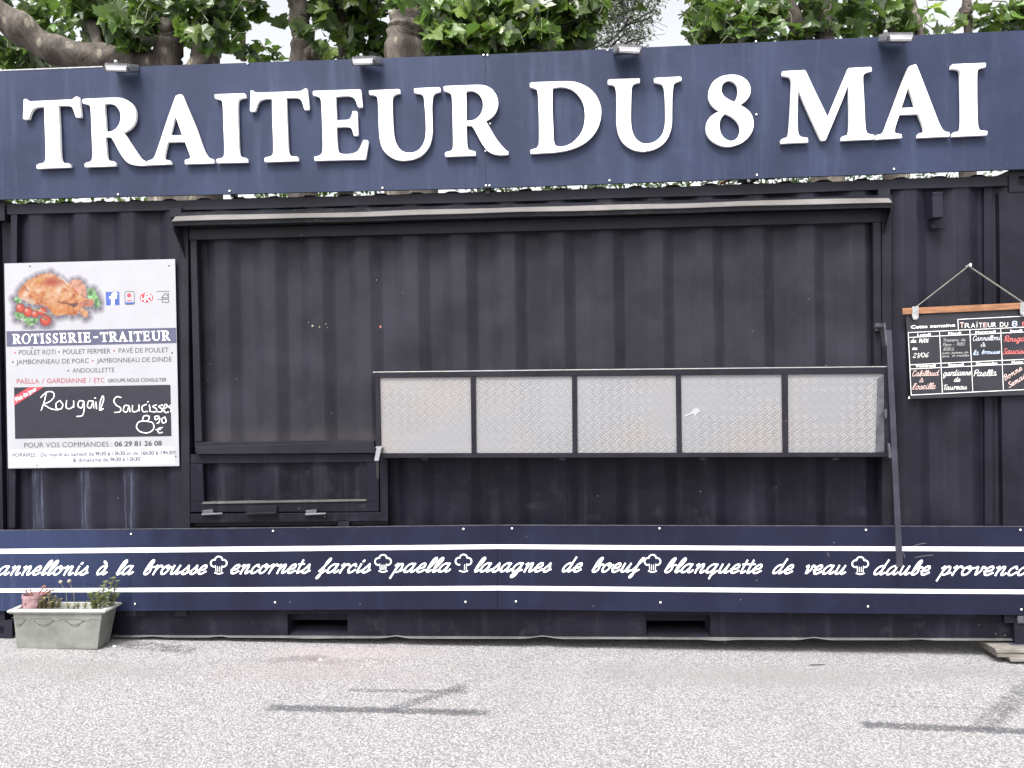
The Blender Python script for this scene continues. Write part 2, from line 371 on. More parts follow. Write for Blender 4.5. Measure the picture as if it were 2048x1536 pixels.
# ------------------------------------------------------------ ground
g = MB(); xs = [-220, -60, -20, -6, -3, 0, 3, 6, 20, 60, 220]; ys = [-220, -60, -20, -6, -4, -2, -1, 0, 3, 8, 20, 60, 220]
g.add([(x, y, gz(x, y)) for y in ys for x in xs], [(j*11+i, j*11+i+1, (j+1)*11+i+1, (j+1)*11+i) for j in range(len(ys)-1) for i in range(10)])
tag(g.build('ground', M['ground']), 'pale worn asphalt yard with dark tar strips in front of the container', kind='structure')

# ------------------------------------------------------------ container
HL = 3.029; ZT = 2.591; WID = 2.438
CT = thing('shipping_container', 'black corrugated shipping container converted into a takeaway kitchen with a serving hatch', 'container', (0, 0, 0))
PITCH = 0.278; XC = P(917, 410, 0.02).x
def cprof(x):                                  # 0 at the crest, 1 in the recess
    t = ((x-XC)/PITCH + 0.5) % 1.0 - 0.5; a = abs(t)*PITCH
    return min(1, max(0, (a-0.035)/0.068))
def corr_xs(x0, x1):
    out = {x0, x1}; k0 = math.floor((x0-XC)/PITCH)-1; k1 = math.ceil((x1-XC)/PITCH)+1
    for k in range(k0, k1+1):
        for off in (-0.103, -0.09, -0.048, -0.035, 0.035, 0.048, 0.09, 0.103):
            x = XC+k*PITCH+off
            if x0 < x < x1: out.add(x)
    return sorted(out)
def rnd(t): return t*t*(3-2*t)*0.35 + t*0.65
def sheet(mb, x0, x1, z0, z1, y0, dep=0.036, zf=None):
    xs = corr_xs(x0, x1); vs = []; fs = []
    for x in xs:
        y = y0 + dep*rnd(cprof(x))
        vs += [(x, y, z0 if zf is None else zf(x)), (x, y, z1)]
    for i in range(len(xs)-1): fs.append((2*i, 2*i+2, 2*i+3, 2*i+1))
    mb.add(vs, fs)
WX = lambda px, py, Y=0.0: P(px, py, Y).x
WZ = lambda px, py, Y=0.0: P(px, py, Y).z
# side wall around the opening
hx0, hx1 = WX(362, 700), WX(1781, 700)
w = MB(); sheet(w, -HL+0.14, hx0, 0.14, 2.51, 0.016); sheet(w, hx1, HL-0.14, 0.14, 2.51, 0.016)
sheet(w, hx0, hx1, 2.40, 2.51, 0.016)
o = w.build('side_wall', M['wall'], CT)
w = MB(); sheet(w, -HL+0.14, HL-0.14, 0.14, 2.51, WID-0.05); w.box(-HL+0.03, -HL+0.06, 0.1, WID-0.1, 0.14, 2.54); w.box(HL-0.06, HL-0.03, 0.1, WID-0.1, 0.14, 2.54)
w.build('rear_wall', M['wall'], CT)
def pw(xs, ys):
    def f(x):
        if x <= xs[0]: i = 0
        elif x >= xs[-1]: i = len(xs)-2
        else: i = max(j for j in range(len(xs)-1) if xs[j] <= x)
        return ys[i]+(ys[i+1]-ys[i])*(x-xs[i])/(xs[i+1]-xs[i])
    return f
RT = pw([20, 351, 800, 1400, 2010], [408, 400.5, 388.6, 371.5, 351])
ZRT = lambda X: P(1024+(X+.1)*349, RT(1024+(X+.1)*349), .008).z
# roof with its own corrugation, bumps seen just above the rail
w = MB(); rp = 0.209; x = WX(1049, 370)-14*rp; vs = []; fs = []; prof = []
while x < HL-0.1:
    for dx, dz in ((-0.055, 0), (-0.040, 0.010), (-0.02, 0.017), (0.02, 0.017), (0.040, 0.010), (0.055, 0)):
        if -HL+0.1 < x+dx < HL-0.1: prof.append((x+dx, dz))
    x += rp
for (x, dz) in prof: vs += [(x, 0.055, ZRT(x)+.004+dz), (x, WID-0.06, ZRT(x)+.004+dz), (x, 0.055, ZRT(x)-.03)]
for i in range(len(prof)-1): a = 3*i; fs += [(a, a+3, a+4, a+1), (a+2, a+5, a+3, a)]
w.add(vs, fs); w.build('roof', M['rail'], CT)
# rails
def wavy_box(mb, x0, x1, y0, y1, z0, z1, amp, n=60, seed=1):
    rr = random.Random(seed); ph = [rr.uniform(0, 6) for _ in range(4)]
    vs = []; fs = []
    for i in range(n+1):
        x = x0+(x1-x0)*i/n; d = amp*(sin(x*2.1+ph[0])+0.6*sin(x*5.3+ph[1])+0.5*sin(x*11+ph[2]))
        vs += [(x, y0+d*0.6, z0+d), (x, y1, z0+d), (x, y1, z1+d*0.5), (x, y0+d*0.6, z1+d*0.5)]
    for i in range(n):
        a = 4*i
        for q in range(4): fs.append((a+q, a+4+q, a+4+(q+1) % 4, a+(q+1) % 4))
    mb.add(vs, fs)
def strip(mb, xa_, xb_, ft, fb, Y, th=None, mi=0, n=12):
    vs = []; fs = []
    for i in range(n+1):
        x = xa_+(xb_-xa_)*i/n; a = P(x, ft(x), Y); b = P(x, fb(x), Y)
        vs += [a, b]+([a+Vector((0, th, 0)), b+Vector((0, th, 0))] if th else [])
    k_ = 4 if th else 2
    for i in range(n):
        a = k_*i; fs.append((a+1, a+k_+1, a+k_, a))
        if th: fs += [(a+2, a+k_+2, a+k_+3, a+3), (a, a+k_, a+k_+2, a+2), (a+1, a+3, a+k_+3, a+k_+1)]
    mb.add(vs, fs, mi)
rr = random.Random(3)
w = MB(); strip(w, 14, 2019, lambda x: RT(x)+.5*sin(x*.02)+.3*sin(x*.057), lambda x: RT(x)+20+.5*sin(x*.013+1), .008, .06, n=90)
w.box(-HL+0.178, HL-0.178, WID-0.07, WID-0.008, 2.49, 2.55); w.box(-HL+.02, -HL+.08, .17, WID-.17, 2.526, 2.582); w.box(HL-.08, HL-.02, .17, WID-.17, 2.526, 2.582)
o = w.build('top_rail', M['rail'], CT); autosmooth(o)
# bottom rail: web with two fork pocket openings and a bent bottom flange
pk = [(WX(575, 1245, .03), WX(695, 1245, .03)), (WX(1292, 1245, .03), WX(1420, 1245, .03))]
w = MB(); xa = -HL+0.178; zt, zb = 0.20, 0.026
ptop, pbot = 0.152, 0.030
for (a, b) in pk:
    w.box(xa, a, 0.03, 0.045, zb, zt); w.box(a, b, 0.03, 0.045, ptop, zt); xa = b
w.box(xa, HL-0.178, 0.03, 0.045, zb, zt)
o = w.build('bottom_rail', M['dark'], CT)
BR = o
fl = MB(); n = 150; vs = []; fs = []; rr = random.Random(5)
dent = [(WX(px, 1275), wd, am) for px, wd, am in ((790, .05, .8), (436, .04, .6), (1085, .06, .9), (1440, .07, -.5), (1630, .05, .8), (1840, .05, .4), (620, .1, -.3), (300, .05, .4))]
for i in range(n+1):
    x = -HL+0.18+(2*HL-0.36)*i/n
    d = 0.0015*sin(x*3)+0.001*sin(x*9+1)
    up_ = sum(am*0.011*math.exp(-((x-c)/wd)**2) for c, wd, am in dent)
    vs += [(x, 0.030, 0.026), (x, 0.017+d+max(0, up_)*1.2, 0.023+up_), (x, 0.015+d+max(0, up_)*1.2, 0.017+up_), (x, 0.08, 0.014)]
for i in range(n):
    a = 4*i
    for q in range(3): fs.append((a+q, a+q+4, a+q+5, a+q+1)[::-1])
fl.add(vs, fs); o = fl.build('flange', M['flange'], BR); autosmooth(o)
for (a, b) in pk:
    q = MB(); y1 = 2.30; t = 0.006
    q.add([(a, .016, pbot-.010), (b, .016, pbot-.010), (b, .14, pbot+.016), (a, .14, pbot+.016), (b, y1, pbot+.016), (a, y1, pbot+.016)], [(0, 1, 2, 3), (3, 2, 4, 5)])
    q.add([(a, .045, pbot), (a, y1, pbot), (a, y1, ptop), (a, .045, ptop)], [(0, 1, 2, 3)])
    q.add([(b, .045, pbot), (b, .045, ptop), (b, y1, ptop), (b, y1, pbot)], [(0, 1, 2, 3)])
    q.add([(a, .045, ptop), (a, y1, ptop), (b, y1, ptop), (b, .045, ptop), (a, y1, pbot), (b, y1, pbot)], [(0, 1, 2, 3), (1, 4, 5, 2)])
    q.build('fork_pocket', M['rail'], BR)
w = MB(); w.box(-HL+.17, HL-.17, .09, WID-.05, 0.10, 0.135); w.box(-HL+.18, HL-.18, WID-.045, WID-.02, .02, .18)
for i in range(12): xx = -2.7+i*0.49; w.box(xx-.02, xx+.02, .1, WID-.06, .03, .10)
w.build('floor_frame', M['dark'], CT)
# corner posts and castings
def casting(x0, x1, y0, y1, z0, z1):
    q = MB(); xm = (x0+x1)/2; zm = (z0+z1)/2; front = y0 < 1
    yf, yb = (y0, y1) if front else (y1, y0)
    # front face with an oblong hole
    N = 16; hole = []
    for i in range(N):
        a = 2*pi*i/N; hx, hz = 0.0395, 0.0255
        hole.append((xm+max(-1, min(1, cos(a)*1.35))*hx, zm+max(-1, min(1, sin(a)*1.35))*hz))
    outer = []
    for i in range(N):
        a = 2*pi*i/N; c, s_ = cos(a), sin(a); m = max(abs(c), abs(s_)); outer.append((xm+c/m*(x1-x0)/2, zm+s_/m*(z1-z0)/2))
    dep = 0.03 if front else -0.03
    vs = [(x, yf, z) for x, z in outer]+[(x, yf, z) for x, z in hole]+[(x, yf+dep, z) for x, z in hole]
    fs = []
    for i in range(N):
        j = (i+1) % N; f1 = (i, j, N+j, N+i); f2 = (N+i, N+j, 2*N+j, 2*N+i); fs += [f1, f2]
    fs.append(tuple(range(2*N, 3*N)))
    q.add(vs, fs)
    q.add([(x0,y0,z0),(x1,y0,z0),(x1,y1,z0),(x0,y1,z0),(x0,y0,z1),(x1,y0,z1),(x1,y1,z1),(x0,y1,z1)],
          [(1,2,6,5),(3,0,4,7),(4,5,6,7),(3,2,1,0)] + ([(2,3,7,6)] if front else [(0,1,5,4)]))
    q.build('corner_casting', M['rail'], CT)
for sx in (-1, 1):
    for front in (True, False):
        x0, x1 = (-HL, -HL+.178) if sx < 0 else (HL-.178, HL)
        y0, y1 = (0, .162) if front else (WID-.162, WID)
        casting(x0, x1, y0, y1, 0, .118); casting(x0, x1, y0, y1, ZT-.118, ZT)
        q = MB()
        xx0, xx1 = (-HL+.004, -HL+.13) if sx < 0 else (WX(2003, 700), HL-.004)
        ya, yb2 = (.005, .15) if front else (WID-.15, WID-.005)
        q.box(xx0, xx1, ya, yb2, .118, ZT-.118); q.build('corner_post', M['wall'], CT)
q = MB(); q.slab([(22, 425), (34, 424), (30, 1055), (18, 1055)], 0.012, 0.05); q.build('wall_edge_strip', M['wall'], CT); q = MB(); q.slab([(1968, 370), (1985, 370), (1985, 1050), (1970, 1050)], 0.03, 0.06)
q.build('wall_edge_strip', M['wall'], CT)
q = MB(); q.slab([(2036, 1232), (2062, 1232), (2062, 1247), (2036, 1247)], -0.012, 0.0, 0, .002); q.build('foot_plate', M['gunmetal'], CT); q = MB(); q.slab([(2024, 1290), (2110, 1290), (2110, 1298), (2020, 1298)], -0.012, 0.06, 0, .002)
q.build('foot_plate', M['gunmetal'], CT)
q = MB(); c = Vector((WX(1449, 1280, .05), .05, 0.02)); q.tube([c, c+Vector((0, 0, -.012))], .014, 6); q.tube([c, c+Vector((.002, 0, -.03))], .006, 6); q.build('bolt', M['gunmetal'], CT)

# serving hatch ------------------------------------------------ fixed surround
q = MB()
q.slab([(361, 440), (376, 440), (380, 1056), (362, 1056)], -0.004, 0.05, 0, .003); q.build('opening_surround', M['frame'], CT); q = MB()
q.slab([(1764, 415), (1783, 414), (1783, 1052), (1764, 1052)], -0.004, 0.05, 0, .003)
q.build('opening_surround', M['frame'], CT); q = MB()
q.slab([(380, 1046), (776, 1041), (776, 1049), (380, 1053)], 0.03, 0.05)
q.build('opening_surround', M['frame'], CT); q = MB()
q.slab([(676, 1040), (698, 1040), (698, 1056), (676, 1056)], 0.004, 0.04)
q.build('opening_surround', M['frame'], CT)
w = MB(); sheet(w, WX(364, 900, .05), WX(1778, 900, .05), 0.15, 1.12, 0.055, 0.03)
o = w.build('counter_front_wall', M['dark'], CT)
# shutter
q = MB()
q.slab([(378, 458), (1764, 418), (1764, 444), (378, 480)], -0.006, 0.030, 0, .003)
q.slab([(380, 480.5), (393, 480), (404, 883), (389, 884)], -0.006, 0.030, 0, .003)
q.slab([(1746, 444.5), (1762, 444), (1763, 742), (1748, 742)], -0.006, 0.030, 0, .003)
q.slab([(389, 884.5), (1762, 868), (1762, 880), (389, 895)], -0.004, 0.030, 0, .003)
SH = q.build('shutter', M['frame'], CT)
w = MB(); x0, x1 = WX(392, 700, .035), WX(1750, 600, .035); z0 = WZ(1000, 885, .035)-.03
xs_ = corr_xs(x0, x1); sheet(w, x0, x1, z0, WZ(1000, 440, .035), 0.022, 0.036)
o = w.build('shutter_sheet', M['hatch'], SH)
w = MB(); w.slab([(390, 894), (748, 882), (751, 899), (754, 906), (394, 909), (390, 903)], -0.022, 0.012, 0, .004); w.build('drip_angle', M['frame'], SH)
CHIP = plain('chip_tan', (0.27, 0.25, 0.18), .7); q = MB()
for px, py, s in ((625, 652, 2.6), (639, 654, 1.6), (617, 645, 1), (652, 648, 1.2), (655, 655, 1), (753, 560, 1.1)):
    c = P(px, py, 0.021); q.ball(c, s/350*.9, 7, 5, 0, (1, .4, 1)); q.build('paint_chip', CHIP, SH); q = MB()
q = MB(); c = P(761, 654, 0.03); q.ball(c, .007, 7, 5, 0, (1, .4, 1.2)); q.build('rust_spot', M['rust'], SH); q = MB(); c = P(275, 964, 0.02); q.ball(c, .009, 8, 5, 0, (.8, .3, 1)); q.build('rust_spot', M['rust'], CT)
# rain hood
q = MB(); a0, a1 = P(345, 441, -.085), P(1783, 403, -.085); b0, b1 = P(362, 424, .008), P(1783, 390, .008)
n = 40; vs = []; fs = []
for i in range(n+1):
    t = i/n; f_ = a0.lerp(a1, t); b_ = b0.lerp(b1, t); f_.z += .0015*sin(t*17)+.001*sin(t*41)
    vs += [b_, f_, f_+Vector((0, .002, -.004)), f_+Vector((0, .006, -.03)), f_+Vector((0, .010, -.03)), b_+Vector((0, 0, -.006))]
for i in range(n):
    a = 6*i
    for k_ in range(5): fs.append((a+k_, a+k_+6, a+k_+7, a+k_+1)[::-1])
q.add(vs, fs)
HD = q.build('rain_hood', M['hood'], CT)
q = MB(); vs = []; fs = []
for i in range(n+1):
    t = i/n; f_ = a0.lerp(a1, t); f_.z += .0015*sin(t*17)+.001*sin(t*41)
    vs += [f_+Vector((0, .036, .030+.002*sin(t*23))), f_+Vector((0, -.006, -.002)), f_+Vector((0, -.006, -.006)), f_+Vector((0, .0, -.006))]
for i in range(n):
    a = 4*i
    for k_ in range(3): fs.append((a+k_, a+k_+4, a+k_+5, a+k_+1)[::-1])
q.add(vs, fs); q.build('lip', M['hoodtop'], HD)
def hoodside(pts):
    q = MB(); v0 = [Vector(p) for p in pts]; v1 = [p+Vector((.004, 0, 0)) for p in v0]; m = len(v0)
    q.add(v0+v1, [tuple(range(m)), tuple(range(2*m-1, m-1, -1))]+[(i, m+i, m+(i+1) % m, (i+1) % m) for i in range(m)])
    q.build('side_cheek', M['hood'], HD)
f_, b_ = a0.copy(), b0.copy()
hoodside([(f_.x, f_.y, f_.z-.002), (f_.x, f_.y+.004, f_.z-.05), (f_.x+.03, -.006, f_.z-.20), (f_.x+.03, .005, f_.z-.20), (b_.x, .008, b_.z)])
f_, b_ = a1.copy(), b1.copy()
hoodside([(f_.x, f_.y, f_.z-.002), (f_.x-.004, f_.y+.004, f_.z-.05), (f_.x-.012, -.006, f_.z-.16), (f_.x-.012, .005, f_.z-.16), (b_.x, .008, b_.z)])
q = MB(); q.slab([(380, 446), (1764, 409), (1764, 418), (378, 457)], 0.012, 0.03); q.build('dark_strip', M['black'], HD)  # black strip between the hood and the shutter's top member
for px, py in ((1770, 383), (352, 421)):
    q = MB(); q.slab([(px-13, py-5), (px+11, py-6), (px+11, py+13), (px-13, py+14)], -.004, .03, 0, .003); q.build('lug', M['rail'], CT)
# lower flap at the left
q = MB()
q.slab([(376, 909), (757, 907), (757, 924), (376, 927)], 0.004, 0.03, 0, .002)
q.slab([(376, 927.5), (405, 927.5), (408, 1003), (378, 1003)], 0.004, 0.03, 0, .002)
q.slab([(733, 925), (757, 924.5), (758, 1002), (735, 1002)], 0.004, 0.03, 0, .002)
q.slab([(378, 1003.5), (758, 1002.5), (758, 1023), (378, 1024)], 0.004, 0.03, 0, .002)
q.slab([(379, 1028), (760, 1025), (776, 1025), (776, 1042), (379, 1046)], 0.004, 0.03, 0, .002)
q.slab([(759, 907), (775, 907), (776, 1024.5), (761, 1024.5)], 0.004, 0.03, 0, .002)
FL = q.build('lower_flap', M['dark'], CT)
w = MB(); sheet(w, WX(404, 960, .03), WX(737, 960, .03), WZ(560, 1004, .03), WZ(560, 925, .03), 0.02, 0.03); w.build('flap_sheet', M['dark'], FL)
q = MB(); q.slab([(406, 1004), (732, 999.5), (733, 1002), (404, 1008)], -0.004, 0.03); q.build('flap_sill', M['flange'], FL)
for x0 in (404, 611):
    q = MB(); q.slab([(x0, 1021), (x0+22, 1019), (x0+22, 1028), (x0, 1030)], -.012, .004, 0, .003); q.tube([P(x0, 1029, -.012), P(x0+41, 1027, -.012)], .0065, 8); q.build('hinge', M['gunmetal'], FL)
q = MB(); q.slab([(493, 1013), (554, 1011), (554, 1026), (493, 1028)], -.010, .004, 0, .003); q.slab([(488, 1026.5), (550, 1024.5), (553, 1028), (490, 1030)], -.03, -.01, 0, .002); q.build('handle_plate', M['frame'], FL)
# folding counter shelf with tread plate panes
q = MB(); yf, yb = -0.075, -0.045
tl, tr, bl, br = (747, 748), (1778, 739), (757, 915), (1778, 913)
q.slab([(747, 745), (1776, 734), (1776, 747), (750, 755.5)], yf, yb, 0, .002)
q.slab([(753, 906.5), (1779, 905), (1779, 914), (752, 916)], yf, yb, 0, .002)
cols = [(750, 759), (941, 951), (1144, 1154), (1352, 1362), (1564, 1576), (1770, 1778)]
cols2 = [(753, 762), (943, 952.5), (1145, 1155), (1354, 1364), (1566, 1577), (1770, 1779)]
for (a, b), (c, d) in zip(cols, cols2):
    q.slab([(a, 755.6-(a-750)*.0085), (b, 755.5-(b-750)*.0085), (d, 906.4-(d-750)*.0015), (c, 906.4-(c-750)*.0015)], yf, yb, 0, .0015)
SF = q.build('counter_shelf', M['frame'], CT)
for i in range(5):
    b, a = cols[i][1], cols[i+1][0]; d, c = cols2[i][1], cols2[i+1][0]
    q = MB(); q.slab([(b-3, 752-(b-750)*.0085), (a+3, 752-(a-750)*.0085), (c+3, 909), (d-3, 909)], yf+.012, yf+.018); q.build('tread_plate', M['tread'], SF)
    # silicone / bright edge where the plate meets the frame
q = MB(); q.tube([P(746, 744.5, yf+.004), P(1100, 740.3, yf+.004), P(1776, 733.5, yf+.004)], .0028, 6); q.build('edge_trim', plain('worn_edge', (.36, .35, .35), .4, .3, sc=30), SF)
q = MB(); q.slab([(1756, 756), (1768, 752), (1769, 903), (1752, 904)], yf+.006, yf+.012); q.build('grey_strip', M['gunmetal'], SF)  # grey-blue strip just left of the right frame bar
q = MB(); pts = [P(1386, 829, yf+.010), P(1394, 823, yf+.010), P(1400, 817, yf+.010)]
q.add([P(x, y, yf+.0095) for x, y in ((1367, 834), (1372, 828), (1380, 826), (1386, 819), (1394, 815), (1398, 818), (1401, 823), (1395, 826), (1389, 833), (1387, 827), (1378, 830), (1371, 834))], [tuple(range(12))]); q.build('paint_splash', M['poster'], SF)
for px in (850, 1125, 1406, 1672):
    q = MB(); q.slab([(px-9, 915), (px+8, 914), (px+5, 921), (px-6, 921)], yf+.01, yb, 0, .002); q.build('catch', M['frame'], SF)
q = MB(); q.slab([(753, 896), (763, 896), (757, 922), (748, 922)], -0.10, -0.088, 0, .002); q.slab([(752, 893), (763, 893), (764, 896.5), (751, 896.5)], -.10, -.06); q.build('latch', plain('bare_steel', (.3, .3, .33), .35, .5, sc=60), SF)
q = MB(); q.slab([(752, 923), (757, 923), (758, 957), (752.5, 957)], .001, .0035); q.build('slot', M['black'], FL)
# prop bar at the right
q = MB()
A = [P(1772, 660, -.09), P(1783, 660, -.09), P(1806, 1133, -.105), P(1794, 1135, -.105)]
B = [p+Vector((0, .012, 0)) for p in A]
q.add(A+B, [(3, 2, 1, 0), (4, 5, 6, 7), (0, 1, 5, 4), (1, 2, 6, 5), (2, 3, 7, 6), (3, 0, 4, 7)])
A = [P(1769, 652, -.088), P(1772, 660, -.088), P(1776, 910, -.088), P(1773, 910, -.088)]; B = [p+Vector((0, .07, 0)) for p in A]
PR = q.build('prop_bar', plain('prop_bar_steel', (.03, .03, .045), .4, .2, var=.25, sc=8), CT)
q = MB(); q.tube([P(1750, 654, -.01), P(1769, 653, -.085)], .010, 8); q.slab([(1750, 647), (1768, 646), (1768, 661), (1752, 662)], -.03, -.006, 0, .002); q.slab([(1767, 646), (1771, 646), (1775, 690), (1772, 692)], -.092, -.04); q.build('pivot', M['gunmetal'], PR)
q = MB(); q.slab([(1776, 887), (1780, 887), (1786, 912), (1782, 917), (1778, 915)], -.096, -.078, 0, .002); q.build('stop_clip', M['gunmetal'], PR); q = MB(); q.slab([(1769, 820), (1774, 818), (1774, 836), (1770, 838)], -.092, -.08); q.build('stop_clip', M['gunmetal'], PR)
# vent box on the right wall
q = MB(); q.slab([(1865, 391), (1886, 390), (1888, 435), (1866, 435)], -0.045, 0.03, 0, .004); VB = q.build('vent_box', M['wall'], CT)
q = MB(); q.slab([(1863, 447), (1887, 447), (1887, 457), (1863, 457)], 0.005, 0.03, 0, .002); q.build('vent_flange', M['wall'], VB); q = MB(); q.slab([(1865, 384), (1886, 383), (1886, 390), (1865, 391)], .005, .03, 0, .002); q.build('vent_flange', M['wall'], VB)
q = MB()
for px, py in ((1869, 387), (1882, 387), (1875, 453)): q.ball(P(px, py, .004), .004, 6, 4); q.build('vent_rivet', M['black'], VB); q = MB()

# ------------------------------------------------------------ big sign on the roof
YS = -0.035
SG = thing('shop_sign', 'long blue fascia sign with raised white letters reading TRAITEUR DU 8 MAI above the container', 'sign', (0, YS, 2.6))
def sgpanel(pts, name='panel'):
    q = MB(); q.slab(pts, YS, YS+.004); return q.build(name, M['sign'], SG)
def lerp(a, b, t): return a+(b-a)*t
SPL = lambda x: 142.5-(142.5-109)*x/971 if x < 971 else 109-(109-60.5)*(x-971)/1077
SPB = lambda x: 399-(399-376)*x/972 if x < 972 else 376-(376-338)*(x-972)/1076
sgpanel([(-75, SPL(-75)), (970, 109), (971.5, 376), (-75, SPB(-75))]); sgpanel([(971, 109), (2140, SPL(2140)), (2140, SPB(2140)), (972.5, 376)])
q = MB()
for f in (SPL, SPB):
    off = 6 if f is SPL else -6
    for xa_, xb_ in ((-70, 968), (976, 2135)):
        q = MB(); q.slab([(xa_, f(xa_)+off+4), (xb_, f(xb_)+off+4), (xb_, f(xb_)+off-4), (xa_, f(xa_)+off-4)], YS+.005, YS+.045)
        q.build('backing_frame', M['signdark'], SG)
q = MB()
for px in (-20, 460, 976, 1510, 2080):
    X = WX(px, 300, YS); q = MB(); q.box(X-.012, X+.012, YS+.05, YS+.075, 2.575, 3.25)
    q.box(X-.012, X+.012, YS+.02, YS+.05, 2.575, 2.61); q.build('support_post', M['signdark'], SG)
q = MB(); q.slab([(960, 112), (983, 112), (984, 373), (961, 373)], YS+.0042, YS+.03); q.build('seam_batten', M['signdark'], SG)
q = MB(); q.slab([(970, 376), (980, 376), (980, 388), (971, 388)], YS+.03, YS+.06); q.build('fixing_tab', M['signdark'], SG); q = MB(); q.slab([(1507, 350), (1520, 350), (1520, 358), (1507, 358)], YS+.03, YS+.06); q.build('fixing_tab', M['signdark'], SG)
q = MB(); q.slab([(0, 142), (205, 134), (205, 132), (0, 139.5)], YS-.002, YS+.03); q.build('top_trim', M['alu'], SG)
